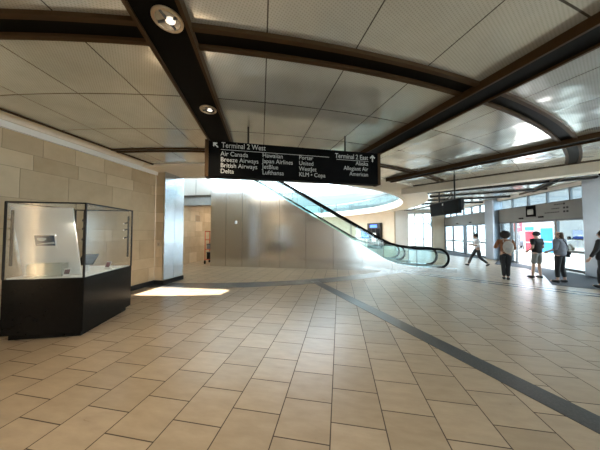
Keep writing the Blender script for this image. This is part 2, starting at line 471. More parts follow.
# dark concentric ribs
def rib(name, r0, r1, a0, a1):
    mb = MB()
    mb.ring(r0, r0 + 0.055, a0, a1, CZ - 0.045, CZ + 0.01, mi=0)
    mb.ring(r1 - 0.055, r1, a0, a1, CZ - 0.045, CZ + 0.01, mi=0)
    mb.ring(r0 + 0.05, r1 - 0.05, a0, a1, CZ - 0.012, CZ + 0.01, mi=1)
    return struct(mb.build(name, [M['bronze'], M['black']]))
for k, (a0, a1) in enumerate(((-88.5, -73.5), (-73.5, -60.0), (-60.0, -46.6), (-46.6, -37.5), (-33.0, 12))):
    rib('trim_%d' % (10 + k), 16.14, 16.42, a0, a1)
mb = MB()
for a0, a1 in ((-86, -37.8), (-33.0, 20)):
    mb.ring(12.93, 12.99, a0, a1, CZ - 0.03, CZ + 0.01); mb.ring(13.09, 13.15, a0, a1, CZ - 0.03, CZ + 0.01)
struct(mb.build('trim_15', M['bronze']))
# radial beams: black trough between bronze lips
def beam(name, p0, p1, w, lip=0.035, drop=0.11, mid='black'):
    p0, p1 = Vector(p0), Vector(p1); d = (p1 - p0).normalized(); n = Vector((-d.y, d.x, 0))
    mb = MB()
    def strip(o0, o1, z0, z1, mi):
        pts = [p0 + n*o0, p1 + n*o0, p1 + n*o1, p0 + n*o1]
        mb.prism([(p.x, p.y, z0) for p in pts], (0, 0, z1 - z0), mi)
    strip(-w/2, -w/2 + lip, CZ - drop, CZ + 0.02, 0)
    strip(w/2 - lip, w/2, CZ - drop, CZ + 0.02, 0)
    strip(-w/2 + lip, w/2 - lip, CZ - drop * 0.72, CZ + 0.02, 1)
    return struct(mb.build(name, [M['bronze'], M[mid]]))
def ext(p0, p1, t):
    p0, p1 = Vector((*p0, 0)), Vector((*p1, 0)); return p0 + (p1 - p0) * t
B1a, B1b = (-1.54, 1.60), (-2.49, 4.37)
beam('trim_16', ext(B1a, B1b, -2.9), ext(B1a, B1b, 1.30), 0.47)
B2a, B2b = (2.48, 2.55), (0.79, 5.55)
beam('trim_17', ext(B2a, B2b, -2.9), ext(B2a, B2b, 1.30), 0.42)
B3a, B3b = (5.22, 5.42), (1.73, 8.85)
beam('trim_18', ext(B3a, B3b, -1.2), ext(B3a, B3b, 0.97), 0.34)
# cream bulkhead beam beyond the third bay
pa, pb = Vector((2.75, 10.52, 0)), Vector((9.38, 5.82, 0)); d = (pb - pa).normalized(); n = Vector((-d.y, d.x, 0))
mb = MB(); mb.prism([(p.x, p.y, CZ - 0.30) for p in (pa, pb, pb + n*0.42, pa + n*0.42)], (0, 0, 0.32)); struct(mb.build('trim_19', M['cream']))
mb = MB(); mb.prism([(p.x, p.y, CZ - 0.02) for p in (pa - n*0.07, pb - n*0.07, pb, pa)], (0, 0, 0.03)); struct(mb.build('trim_20', M['bronze']))
# further dark ribs beyond the bulkhead
for k, (deg, r0, r1) in enumerate(((-27.0, 12, 19.0), (-20.0, 12, 17), (-12.5, 12, 16.6), (-4, 12, 16.0))):
    mb = MB(); radial_strip(mb, deg, r0, min(r1, 15.6 / cos(radians(deg))), 0.16, 0, CZ - 0.06, CZ + 0.01); struct(mb.build('trim_%d' % (21 + k), M['dark']))

# left stone wall: single stones set in mortar
def stone_wall(name, plane, c, a0, a1, z0, z1, nsign, seed, th=0.02):
    """plane 'x': wall at X=c spanning Y a0..a1 ; plane 'y': wall at Y=c spanning X"""
    rnd = random.Random(seed); mb = MB(); g = 0.004
    courses = [0.56, 0.30, 0.56, 0.56, 0.30]; z = z0; i = seed
    while z < z1 - 0.01:
        h = min(courses[i % 5], z1 - z); i += 1
        a = a0 - rnd.random() * 0.6
        while a < a1:
            w = rnd.choice((0.55, 0.62, 0.75, 0.95)); p, q = max(a, a0), min(a + w, a1); a += w
            if q - p < 0.03: continue
            lo, hi = sorted((c, c + nsign * th))
            if plane == 'x': mb.b6(lo, hi, p + g, q - g, z + g, z + h - g)
            else: mb.b6(p + g, q - g, lo, hi, z + g, z + h - g)
        z += h
    lo, hi = sorted((c - nsign * 0.2, c + nsign * (th - 0.006)))
    if plane == 'x': mb.b6(lo, hi, a0, a1, z0, z1, mi=1)
    else: mb.b6(a0, a1, lo, hi, z0, z1, mi=1)
    return struct(mb.build(name, [M['stone'], M['mortar']]))
stone_wall('wall_left', 'x', XW - 0.02, YR, 6.19, 0.0, 3.5, 1, 3)
mb = MB(); mb.b6(XW - 0.24, XW - 0.03, YR, 6.2, 3.5, 4.4); struct(mb.build('wall_left_upper', M['white']))
mb = MB(); mb.b6(XW, XW + 0.03, YR, 6.16, 0.0, 0.138); struct(mb.build('baseboard_left', M['dark']))
# cove: white trim above the stone, sloped cream board up to the ceiling edge
mb = MB()
mb.prism([(-5.83, YR, 3.49), (-5.74, YR, 3.49), (-5.72, YR, 3.60), (-5.83, YR, 3.60)], (0, 6.19 - YR, 0), 0)
struct(mb.build('trim_25', M['white']))
mb = MB()
mb.prism([(-5.83, YR, 3.60), (-5.69, YR, 3.60), (-5.60, YR, 3.74), (-5.36, YR, 3.765), (-5.36, YR, 3.80), (-5.83, YR, 3.80)], (0, 6.19 - YR, 0), 0)
struct(mb.build('trim_26', M['cream']))
mb = MB(); mb.b6(-5.375, -5.335, YR, 6.2, CZ - 0.025, CZ + 0.02); struct(mb.build('trim_29', M['bronze']))
# pier at the end of the stone wall: stone front, steel flank
mb = MB(); stone = None
stone_wall('wall_pier', 'y', 6.19 + 0.02, XW, -5.47, 0.0, 3.58, -1, 5, 0.02)
mb = MB(); mb.b6(-5.52, -5.46, 6.19, 6.62, 0.155, 3.62); mb.b6(-5.52, -5.46, 6.63, 7.06, 0.155, 3.62); mb.b6(-5.52, -5.465, 6.2, 7.05, 0.155, 3.62, mi=1)
struct(mb.build('wall_pier_flank', [M['steel_col'], M['dark']]))
mb = MB(); mb.b6(-8.2, -5.52, 6.42, 7.06, 0, 4.4); struct(mb.build('wall_return', M['beige']))
mb = MB(); mb.b6(-5.80, -5.44, 6.165, 6.19, 0, 0.138); mb.b6(-5.46, -5.435, 6.19, 7.08, 0, 0.138); struct(mb.build('baseboard_pier', M['dark']))

# corridor behind the steel wall
stone_wall('wall_corridor', 'x', -8.0, 7.06, 17.0, 0.0, 3.52, 1, 8)
mb = MB(); mb.b6(-8.3, -8.02, 7.06, 17, 3.52, 5.2); struct(mb.build('wall_corridor_upper', M['white']))
mb = MB(); mb.b6(-8.2, -4.6, 10.2, 17, 3.50, 3.62); struct(mb.build('ceiling_corridor', M['grey']))
mb = MB(); mb.b6(-4.7, -4.5, 10.2, 17, 0, 3.5); struct(mb.build('wall_corridor_inner', M['beige']))
mb = MB(); mb.b6(-8.2, -4.5, 17, 17.2, 0, 3.6); struct(mb.build('wall_corridor_end', M['beige']))
mb = MB(); mb.b6(-7.96, -4.7, 10.25, 10.75, 3.05, 3.5); struct(mb.build('trim_27', M['grey']))

# steel wall below and beside the escalator, in upright sheets with dark joints
def skirt_z(x):
    if x > 3.2: return 0.20
    if x > 2.2: return 0.20 + (3.2 - x) * 0.16
    return min(0.36 + (2.2 - x) * 0.607, 4.50)
mb = MB(); Y0, Y1 = 10.05, 10.12
edges = [-8.0, -7.1, -6.27, -5.45, -4.6, -3.7, -2.75, -1.5, -0.27, 0.98, 2.22, 3.3]
for x0, x1 in zip(edges, edges[1:]):
    g = 0.006
    xs = [x0 + g, x1 - g]
    zb = 3.53 if x1 <= -6.26 else 0.0
    z_a = 5.35 if x0 < -5.0 else skirt_z(x0) - 0.01; z_b = 5.35 if x1 <= -4.6 else skirt_z(x1) - 0.01
    pts = [(xs[0], Y0, zb), (xs[1], Y0, zb), (xs[1], Y0, max(z_b, zb + 0.05)), (xs[0], Y0, z_a)]
    if x0 < -4.4 < x1 and False: pass
    mb.prism(pts, (0, Y1 - Y0, 0))
mb.prism([(-8.0, Y0 + 0.03, 3.56), (-6.27, Y0 + 0.03, 3.56), (-6.27, Y0 + 0.03, 0.02), (3.2, Y0 + 0.03, 0.02), (3.2, Y0 + 0.03, 0.16), (2.2, Y0 + 0.03, 0.32), (-4.55, Y0 + 0.03, 4.4), (-4.62, Y0 + 0.03, 5.3), (-8.0, Y0 + 0.03, 5.3)], (0, 0.03, 0), 1)
struct(mb.build('wall_far', [M['steel'], M['dark']]))
# landing of the upper floor at the head of the escalators
mb = MB(); mb.b6(-13.8, -4.62, 10.16, 15.2, 4.25, 4.48); struct(mb.build('trim_28', M['white']))

# curved wall under the far side of the opening
mb = MB(); mb.ring(12.1, 12.3, 20.5, 128, 0, CZ, seg=90); struct(mb.build('wall_back', M['beige']))

# glazed end bay and the column beside it
def glazing(name, p0, p1, z0, z1, vpos, hpos, fw=0.06, glass=True, fmat='alu', pane='glass'):
    """frame + panes between two floor points, vpos = fractions of mullions, hpos = heights of rails"""
    p0, p1 = Vector((*p0, 0)), Vector((*p1, 0)); d = (p1 - p0); L = d.length; d.normalize()
    root = bpy.data.objects.new(name, None); COL.objects.link(root); root.location = p0; root.rotation_euler = (0, 0, atan2(d.y, d.x))
    struct(root)
    mb = MB()
    for v in vpos: mb.b6(v*L - fw/2, v*L + fw/2, -0.05, 0.05, z0, z1)
    for h in hpos: mb.b6(0, L, -0.04, 0.04, h - fw/2, h + fw/2)
    mb.build('frame', M[fmat], root)
    if glass:
        mb = MB()
        mb.prism([(0, 0, z0), (L, 0, z0), (L, 0, z1), (0, 0, z1)], (0, 0.008, 0)); mb.build('pane', M[pane], root)
    return root
glazing('window_1', (6.25, 22.3), (8.45, 22.3), 0, 3.5, (0, 0.33, 0.66, 1), (0.05, 1.05, 2.45, 3.45), pane='tinted')
mb = MB(); mb.b6(8.45, 9.45, 22.0, 22.5, 0, CZ); struct(mb.build('wall_back_pier', M['beige']))
mb = MB(); mb.b6(5.15, 6.25, 21.75, 22.4, 0, CZ); struct(mb.build('wall_back_jamb', M['white']))
mb = MB(); mb.b6(5.2, 9.45, 22.2, 22.5, 3.48, CZ); struct(mb.build('wall_back_lintel', M['white']))
# front wall: clerestory, grey header, doors
mb = MB(); mb.b6(XF - 0.06, XF + 0.16, 9.6, 22.0, 2.24, 2.97); struct(mb.build('wall_right_header', M['panel']))
mb = MB(); mb.b6(XF - 0.08, XF + 0.3, YR, 22.3, 3.52, 4.5); struct(mb.build('wall_right_top', M['white']))
glazing('window_2', (XF + 0.04, 9.9), (XF + 0.04, 15.1), 2.97, 3.55, (0, .2, .4, .6, .8, 1), (2.99, 3.5), 0.045, pane='tinted')
glazing('window_3', (XF + 0.04, 15.9), (XF + 0.04, 22.0), 2.97, 3.55, (0, .17, .33, .5, .67, .83, 1), (2.99, 3.5), 0.045, pane='tinted')
for k, (y0, y1) in enumerate(((15.05, 15.9), (9.45, 10.15))):
    mb = MB(); mb.b6(XF - 0.32, XF + 0.2, y0, y1, 0, CZ); struct(mb.build('wall_right_pier', M['pier'], bevel=0.06))
# closed doors behind the walking person
glazing('door_1', (XF, 15.9), (XF, 22.0), 0, 2.24, (0.01, 0.22, 0.45, 0.49, 0.76, 0.99), (0.06, 0.98, 2.2), 0.09, pane='tinted')
# open doors with glazed side panels
glazing('door_2', (XF, 13.75), (XF, 15.05), 0, 2.24, (0.04, 0.3, 0.82, 0.97), (0.06, 2.2), 0.07, pane='tinted')
glazing('door_3', (XF, 10.15), (XF, 11.68), 0, 2.24, (0.05, 0.9), (0.1, 0.86, 2.2), 0.10, pane='tinted')
mb = MB(); mb.b6(XF - 0.03, XF + 0.05, 11.68, 13.75, 2.14, 2.24); struct(mb.build('trim_30', M['alu']))
# the front wall runs on beyond the photograph: bays of tall windows
for k in range(4):
    y1 = 9.5 - k * 4.1; y0 = y1 - 3.6
    glazing('window_%d' % (4 + k), (XF, y0), (XF, y1), 0, 3.52, (0, .25, .5, .75, 1), (0.06, 1.0, 2.24, 3.48), 0.08)
    mb = MB(); mb.b6(XF - 0.2, XF + 0.2, y0 - 0.5, y0, 0, CZ); struct(mb.build('wall_right_pier', M['pier']))
# rear wall behind the camera: windows between piers
mb = MB(); mb.b6(-5.8, 2.0, YR - 0.15, YR + 0.15, 0, 3.5); struct(mb.build('wall_rear', M['white']))
for k in range(2):
    x0 = 2.0 + k * 3.7
    glazing('window_%d' % (8 + k), (x0, YR), (x0 + 3.2, YR), 0.0, 3.5, (0, .33, .66, 1), (0.06, 1.0, 2.3, 3.45), 0.08)
    mb = MB(); mb.b6(x0 + 3.2, x0 + 3.7, YR - 0.15, YR + 0.15, 0, 3.5); struct(mb.build('wall_rear_pier', M['beige']))
mb = MB(); mb.b6(-5.8, XF, YR - 0.15, YR + 0.15, 3.5, 4.4); struct(mb.build('wall_rear_top', M['white']))

# upper level: glazed drum and its roof with the round skylight
ZU = 4.02
root = bpy.data.objects.new('window_12', None); COL.objects.link(root); struct(root)
mb = MB()
for k in range(72):
    t = k * 5.0
    p = P(13.4, t)
    z0 = 7.4 if (t < 205 or t > 335) else ZU  # near half all glass, added so the steel wall reflects sky
    mb.box((p.x, p.y, (z0 + 8.6) / 2), (0.09, 0.05, 8.6 - z0), Matrix.Rotation(radians(t), 4, 'Z'))
for z in (ZU + 0.05, 6.3): mb.ring(13.37, 13.43, -155, -25, z - 0.04, z + 0.04, seg=144)
mb.ring(13.37, 13.43, -180, 180, 8.46, 8.54, seg=144)
mb.build('frame', M['white'], root)
mb = MB(); mb.ring(13.395, 13.405, -180, 180, ZU, 8.6, seg=144); mb.build('pane', M['glass'], root)
mb = MB(); mb.ring(13.5, 13.6, -25, 205, ZU, 7.4, seg=180); struct(mb.build('wall_upper', M['upper']))
mb = MB()
# roof disc with a skylight hole and an added slot shaped to cast the floor's sun patch
def roof(mb, z0, z1):
    slot = (-5.35, -3.12, 9.55, 10.65)
    n = 28; x0, x1, y0, y1 = CX - 14.2, CX + 14.2, CY - 14.2, CY + 14.2
    xs = sorted(set([x0 + (x1 - x0) * i / 40 for i in range(41)] + [slot[0], slot[1]]))
    ys = sorted(set([y0 + (y1 - y0) * i / 40 for i in range(41)] + [slot[2], slot[3]]))
    for i in range(len(xs) - 1):
        for j in range(len(ys) - 1):
            xa, xb, ya, yb = xs[i], xs[i+1], ys[j], ys[j+1]; xm, ym = (xa + xb) / 2, (ya + yb) / 2
            if hypot(xm - CX, ym - CY) > 14.2: continue
            if slot[0] < xm < slot[1] and slot[2] < ym < slot[3]: continue
            if hypot(xm + 5.0, ym - 22.0) < 6.0: continue
            q = [mb.bm.verts.new(v) for v in ((xa, ya, z0), (xa, yb, z0), (xb, yb, z0), (xb, ya, z0))]
            mb.bm.faces.new(q)
roof(mb, 8.62, 8.8)
bmesh.ops.remove_doubles(mb.bm, verts=mb.bm.verts[:], dist=1e-4)
g = bmesh.ops.extrude_face_region(mb.bm, geom=mb.bm.faces[:])
for v in [e for e in g['geom'] if isinstance(e, bmesh.types.BMVert)]: v.co.z += 0.15
bmesh.ops.recalc_face_normals(mb.bm, faces=mb.bm.faces[:])
struct(mb.build('ceiling_upper', M['white']))
mb = MB(); mb.ring(5.9, 6.3, -180, 180, 8.1, 8.62, seg=96, cx=-5.0, cy=22.0); struct(mb.build('trim_31', M['white']))
# guardrail of the upper floor round the opening
gr = thing('guardrail', 'glass guardrail on slim posts around the round opening of the upper floor', 'railing', (CX, CY, ZU))
mb = MB(); mb.ring(10.9, 10.915, -60, 110, 0.08, 1.0, seg=120, cx=0, cy=0); mb.build('glass_panel', M['bal'], gr)
mb = MB(); mb.ring(10.875, 10.94, -60, 110, 1.0, 1.05, seg=120, cx=0, cy=0); mb.build('handrail', M['alu'], gr)
for k in range(30):
    t = radians(-58 + k * 5.75)
    mb = MB(); mb.cyl((10.95*cos(t), 10.95*sin(t), 0), (10.95*cos(t), 10.95*sin(t), 1.0), 0.02, seg=8); mb.build('post', M['alu'], gr)

# ================================================================== OBJECTS
# ---- hanging directional sign
A = Vector((-2.35, 3.56, 0)); dS = Vector((0.92888, 0.37039, 0)); nS = Vector((0.37039, -0.92888, 0)); UP = Vector((0, 0, 1))
sg = thing('hanging_sign', 'long black overhead sign listing terminals and airlines, hung below the ceiling beams', 'sign')
LS = 3.456; zt, zb = 3.305, 2.655
rotS = Matrix.Rotation(atan2(dS.y, dS.x), 4, 'Z')
def sp(u, z, off=0.0): return A + dS * u + nS * off + UP * z
c = sp(LS/2, (zt + zb)/2, -0.09)
mb = MB(); mb.box(c, (LS - 0.09, 0.18, zt - zb), rotS); mb.build('panel', M['signblk'], sg, 0.004)
for u in (0.03, LS - 0.03):
    mb = MB(); mb.box(sp(u, (zt + zb)/2, -0.09), (0.06, 0.20, zt - zb + 0.02), rotS); mb.build('end_cap', M['bronze'], sg, 0.004)
for u in (0.75, LS - 0.75):
    mb = MB(); mb.cyl(sp(u, zt - 0.01, -0.09), sp(u, CZ, -0.09), 0.018, seg=10); mb.build('hanger_rod', M['dark'], sg)
def line(txt, u, z, size, align='LEFT', face=0.004):
    text('lettering', txt, size, sp(u, z, face), dS, UP, M['letter'], sg, align)
line('Terminal 2 West', 0.28, 3.190, 0.138)
for i, t in enumerate(('Air Canada', 'Breeze Airways', 'British Airways', 'Delta')): line(t, 0.265, 3.040 - i * 0.106, 0.116)
for i, t in enumerate(('Hawaiian', 'Japan Airlines', 'JetBlue', 'Lufthansa')): line(t, 1.010, 3.062 - i * 0.108, 0.116)
for i, t in enumerate(('Porter', 'United', 'WestJet', 'KLM \u2022 Copa')): line(t, 1.71, 3.068 - i * 0.110, 0.116)
line('Terminal 2 East', 3.173, 3.150, 0.138, 'RIGHT')
for i, t in enumerate(('Alaska', 'Allegiant Air', 'American')): line(t, 3.173, 3.030 - i * 0.112, 0.116, 'RIGHT')
mb = MB(); mb.box(sp(1.30, 3.152, 0.001), (2.06, 0.004, 0.007), rotS); mb.build('divider_line', M['letter'], sg)
mb = MB(); mb.box(sp(2.83, 3.122, 0.001), (0.70, 0.004, 0.007), rotS); mb.build('divider_line', M['letter'], sg)
def arrow(u, z, s, ang):
    ca, sa = cos(ang), sin(ang)
    def q(x, y): return tuple(sp(u + (x*ca - y*sa) * s, z + (x*sa + y*ca) * s, 0.0))
    mb = MB()
    mb.prism([q(-.09, -.5), q(.09, -.5), q(.09, .3), q(-.09, .3)], nS * 0.004)
    mb.prism([q(0, .52), q(-.42, .1), q(-.28, -.03), q(0, .26), q(.28, -.03), q(.42, .1)], nS * 0.0045)
    mb.build('arrow', M['letter'], sg)
arrow(0.180, 3.228, 0.115, radians(45)); arrow(3.275, 3.19, 0.145, 0)

# ---- recessed downlights in the first beam
def downlight(x, y, label, r=0.10):
    t = thing('ceiling_light', label, 'ceiling light', (x, y, CZ - 0.082), 0, 'downlights in the first black beam')
    mb = MB()
    rows = []
    seg = 32
    for rr, z in ((r + 0.03, 0.0), (r + 0.028, -0.012), (r + 0.004, -0.014), (r, 0.0)):
        rows.append([mb.bm.verts.new((rr*cos(2*pi*k/seg), rr*sin(2*pi*k/seg), z)) for k in range(seg)])
    for i in range(3):
        for k in range(seg): mb.bm.faces.new((rows[i][k], rows[i][(k+1) % seg], rows[i+1][(k+1) % seg], rows[i+1][k]))
    bmesh.ops.recalc_face_normals(mb.bm, faces=mb.bm.faces[:])
    mb.build('trim_ring', M['bronze_l'], t)
    mb = MB(); mb.cyl((0, 0, -0.002), (0, 0, -0.006), r, seg=32); mb.build('reflector', M['chrome'], t)
    mb = MB(); mb.sphere((0.02, 0.01, -0.012), 0.035, (1.3, 1, 0.3)); mb.build('bulb', M['lamp'], t)
    mb = MB(); mb.box((0, 0, -0.012), (2*r*0.96, 0.012, 0.008)); mb.box((0, 0, -0.012), (0.012, 2*r*0.96, 0.008)); mb.build('cross_blade', M['alu'], t)
    d = bpy.data.lights.new('downlight_beam', 'SPOT'); d.energy = 60; d.spot_size = radians(110); d.spot_blend = 0.8; d.color = (1, .84, .62); d.shadow_soft_size = 0.06
    o = bpy.data.objects.new('downlight_beam', d); COL.objects.link(o); o.location = (0, 0, -0.04); o.parent = t
    return t
M['bronze_l'] = plain('pale_bronze', (0.55, 0.45, 0.33), 0.35, 0.6)
downlight(-1.51, 1.70, 'round downlight nearest the viewer in the broad black ceiling beam')
downlight(-2.00, 3.10, 'round downlight further along the black beam, just above the airline sign', 0.095)

# ---- display case
DX, DY, DR = -4.74, 3.345, radians(19.7)
hx, hy, zb_, zt_ = 0.5425, 0.655, 0.93, 2.12
dc = thing('display_case', 'tall glass museum case on a black plinth by the stone wall', 'display case', (DX, DY, 0), DR)
mb = MB(); mb.b6(-hx + 0.06, hx - 0.06, -hy + 0.06, hy - 0.06, 0, 0.09); mb.build('toe_kick', M['case_blk'], dc)
mb = MB(); mb.b6(-hx, hx, -hy, hy, 0.085, zb_); mb.build('base', M['case_blk'], dc, 0.006)
mb = MB(); mb.b6(-hx + 0.03, hx - 0.03, -hy + 0.03, hy - 0.03, zb_ - 0.005, zb_ + 0.018); mb.build('display_deck', M['paper'], dc)
for nm, bx in (('glass_front', (-hx, hx, -hy, -hy + 0.008)), ('glass_back', (-hx, hx, hy - 0.008, hy)), ('glass_side', (hx - 0.008, hx, -hy, hy)), ('glass_side', (-hx, -hx + 0.008, -hy, hy))):
    mb = MB(); mb.b6(*bx, zb_, zt_); mb.build(nm, M['case_glass'], dc)
mb = MB(); mb.b6(-hx, hx, -hy, hy, zt_ - 0.004, zt_ + 0.006); mb.build('glass_top', M['case_glass'], dc)
for sx in (-1, 1):
    for sy in (-1, 1):
        mb = MB(); mb.box((sx * (hx - 0.008), sy * (hy - 0.008), (zb_ + zt_)/2), (0.022, 0.022, zt_ - zb_)); mb.build('corner_post', M['dark'], dc)
mb = MB()
for sy in (-1, 1): mb.box((0, sy * (hy - 0.008), zt_), (2*hx, 0.022, 0.022))
for sx in (-1, 1): mb.box((sx * (hx - 0.008), 0, zt_), (0.022, 2*hy, 0.022))
mb.build('top_frame', M['dark'], dc)
for (x, y) in ((hx - 0.05, -hy + 0.05), (hx - 0.05, hy - 0.06), (-hx + 0.05, -hy + 0.06)):
    mb = MB(); mb.b6(x - 0.012, x + 0.012, y - 0.012, y + 0.012, zb_ + 0.2, zt_ - 0.12); st = mb.build('light_rail', M['dark'], dc)
    for z in (1.55, 1.72, 1.86):
        mb = MB(); mb.cyl((x - 0.01, y - 0.008, z), (x - 0.055, y - 0.05 if y > 0 else y + 0.05, z - 0.02), 0.012, 0.016, 10); mb.sphere((x - 0.057, y - 0.052 if y > 0 else y + 0.052, z - 0.02), 0.012, mi=1); mb.build('spotlight', [M['dark'], M['lamp']], st)
for (lx, ly, tx, ty, tz) in ((hx - 0.10, -hy + 0.09, -0.25, -0.42, 1.2), (hx - 0.11, hy - 0.12, 0.05, 0.0, 0.95)):
    lampd = bpy.data.lights.new('case_spot', 'SPOT'); lampd.energy = 22; lampd.shadow_soft_size = 0.02; lampd.color = (1, .92, .80); lampd.spot_size = radians(95); lampd.spot_blend = 0.8
    lo_ = bpy.data.objects.new('case_spot', lampd); COL.objects.link(lo_); lo_.parent = dc; lo_.location = (lx, ly, 1.84)
    lo_.rotation_euler = (Vector((tx, ty, tz)) - Vector((lx, ly, 1.84))).to_track_quat('-Z', 'Y').to_euler()
def in_case(x, y, z=0.0):
    return Matrix.Rotation(DR, 4, 'Z') @ Vector((x, y, z)) + Vector((DX, DY, 0))
ZD = zb_ + 0.018
# leaning white board
mb = MB(); mb.prism([(-0.515, -0.38, 0), (0.31, -0.38, 0), (0.31, -0.60, 1.10), (-0.515, -0.60, 1.10)], (0, 0.02, 0))
bo = mb.build('backing_board', M['paper']); bo.location = in_case(0, 0.0, ZD); bo.rotation_euler = (0, 0, DR)
tag(bo, 'big white slanted backing board standing inside the glass case', 'board')
# photo print fixed on the board
ph = thing('photo_print', 'dark blue landscape photo print fixed on the white board in the case', 'picture', in_case(0, 0, 0), DR)
lean = atan2(0.22, 1.10)
rl = Matrix.Rotation(lean, 4, 'X')
def on_board(x, z, out): return Vector((x - 0.18, -0.38 - 0.22 * (z - ZD) / 1.10 - out, z))
mb = MB(); mb.box(on_board(0.06, 1.50, 0.012), (0.30, 0.008, 0.24), rl); mb.build('print_sheet', M['paper'], ph)
M['photo'] = plain('photo_blue', (0.03, 0.07, 0.12), 0.3, 0, 0.6, 9)
mb = MB(); mb.box(on_board(0.06, 1.52, 0.018), (0.27, 0.004, 0.17), rl); mb.build('image_area', M['photo'], ph)
mb = MB(); mb.sphere(on_board(0.02, 1.55, 0.021), 0.05, (1.3, 0.05, 0.8)); mb.build('pale_disc', plain('photo_pale', (0.35, 0.5, 0.58), 0.4), ph)
mb = MB(); mb.prism([on_board(-0.07, 1.455, 0.021), on_board(0.19, 1.465, 0.021), on_board(0.19, 1.50, 0.021), on_board(0.02, 1.475, 0.021)], (0, -0.002, 0)); mb.build('pale_streak', plain('photo_streak', (0.55, 0.62, 0.66), 0.4), ph)
# clear acrylic riser
ac = thing('acrylic_riser', 'clear acrylic box riser on the case deck below the blue photo print', 'riser', in_case(-0.06, -0.52, ZD), DR)
mb = MB(); mb.b6(-0.24, 0.24, -0.07, 0.06, 0.20, 0.21); mb.build('top', M['acrylic'], ac)
mb = MB(); mb.b6(-0.24, 0.24, -0.07, -0.062, 0, 0.20); mb.build('front', M['acrylic'], ac)
for s_ in (-1, 1):
    mb = MB(); mb.b6(s_*0.236 - 0.004, s_*0.236 + 0.004, -0.062, 0.06, 0, 0.20); mb.build('side', M['acrylic'], ac)
def card(x, y, w, h, rz, label, name, cols, lean_=0.35):
    t = thing(name, label, 'card', in_case(x, y, ZD), DR + rz)
    R_ = Matrix.Rotation(-lean_, 4, 'X')
    mb = MB(); mb.box((0, sin(lean_)*h/2, cos(lean_)*h/2 + 0.004), (w, 0.006, h), R_); mb.build('sheet', M['paper'], t)
    mb = MB(); mb.box((0, sin(lean_)*h/2*1.1 - 0.0045, cos(lean_)*h/2*1.15 + 0.004), (w*0.82, 0.003, h*0.62), R_); mb.build('printed_area', cols, t)
    mb = MB(); mb.prism([(-0.01, sin(lean_)*h*0.6 + 0.004, cos(lean_)*h*0.6), (-0.01, h*0.62, 0), (-0.01, h*0.35, 0)], (0.02, 0, 0)); mb.build('easel_back', M['paper'], t)
    return t
card(0.24, -0.58, 0.085, 0.12, 0.1, 'small printed card propped at the front glass of the case', 'label_card', plain('card_print', (0.16, 0.10, 0.10), 0.5, 0, 0.5, 40))
card(0.41, 0.08, 0.13, 0.15, -0.5, 'pink and black printed card propped at the right of the case deck', 'photo_card', plain('card_print_pink', (0.25, 0.08, 0.10), 0.5, 0, 0.7, 30))
ex = thing('exhibit_stand', 'black slanted reading panel on a small white stand inside the case', 'exhibit', in_case(0.27, -0.18, ZD), DR - 0.25)
mb = MB(); mb.b6(-0.09, 0.09, -0.06, 0.06, 0, 0.012); mb.build('foot', M['paper'], ex)
mb = MB(); mb.b6(-0.03, 0.03, -0.012, 0.012, 0.01, 0.17); mb.build('stem', M['paper'], ex)
mb = MB(); mb.box((0, 0, 0.22), (0.30, 0.018, 0.21), Matrix.Rotation(-0.6, 4, 'X') @ Matrix.Rotation(-0.06, 4, 'Y')); mb.build('panel', M['signblk'], ex, 0.004)

# ---- wall plates
pl = thing('wall_plate', 'small white plate on the shiny steel wall left of the escalator', 'wall plate', (-4.92, 10.05, 2.14))
mb = MB(); mb.b6(-0.06, 0.06, -0.012, 0, -0.075, 0.075); mb.build('cover', M['paper'], pl, 0.004)
mb = MB(); mb.b6(-0.02, 0.02, -0.018, -0.011, -0.035, 0.035); mb.build('switch', M['grey'], pl)
pl = thing('wall_plate', 'small beige plate low on the stone pier beside the steel flank', 'wall plate', (-5.63, 6.165, 1.27))
mb = MB(); mb.b6(-0.05, 0.05, -0.010, 0.02, -0.06, 0.06); mb.build('cover', M['beige'], pl, 0.003)
mb = MB(); mb.b6(-0.015, 0.015, -0.014, -0.009, -0.03, 0.03); mb.build('socket', M['mortar'], pl)
pl = thing('wall_plaque', 'flat pale plaque on the stone wall of the side corridor', 'plaque', (-7.98, 11.5, 2.45))
mb = MB(); mb.b6(-0.0, 0.015, -0.22, 0.22, -0.2, 0.2); mb.build('plate', M['beige'], pl, 0.003)
mb = MB(); mb.b6(0.015, 0.018, -0.18, 0.18, -0.16, 0.16); mb.build('inset', M['mortar'], pl)

# ---- red trolley in the corridor
ct = thing('hand_trolley', 'red tubular trolley with shelves parked in the side corridor', 'trolley', (-6.72, 11.0, 0), radians(12))
for x in (-0.28, 0.28):
    for y in (-0.32, 0.32):
        mb = MB(); mb.tube([(x, y, 0.18), (x, y, 1.70)], 0.022, 8); mb.build('upright', M['orange'], ct)
        mb = MB(); mb.cyl((x - 0.02, y, 0.085), (x + 0.02, y, 0.085), 0.085, seg=18); mb.box((x, y, 0.16), (0.07, 0.05, 0.06)); mb.build('caster', M['rubber'], ct)
for z in (0.22, 0.75, 1.25):
    mb = MB(); mb.b6(-0.29, 0.29, -0.33, 0.33, z, z + 0.03); mb.build('shelf', M['orange'], ct)
mb = MB()
for x in (-0.28, 0.28): mb.tube([(x, -0.32, 1.70), (x, 0.32, 1.70)], 0.022, 8)
for y in (-0.32, 0.32): mb.tube([(-0.28, y, 1.70), (0.28, y, 1.70)], 0.022, 8)
mb.build('top_rail', M['orange'], ct)
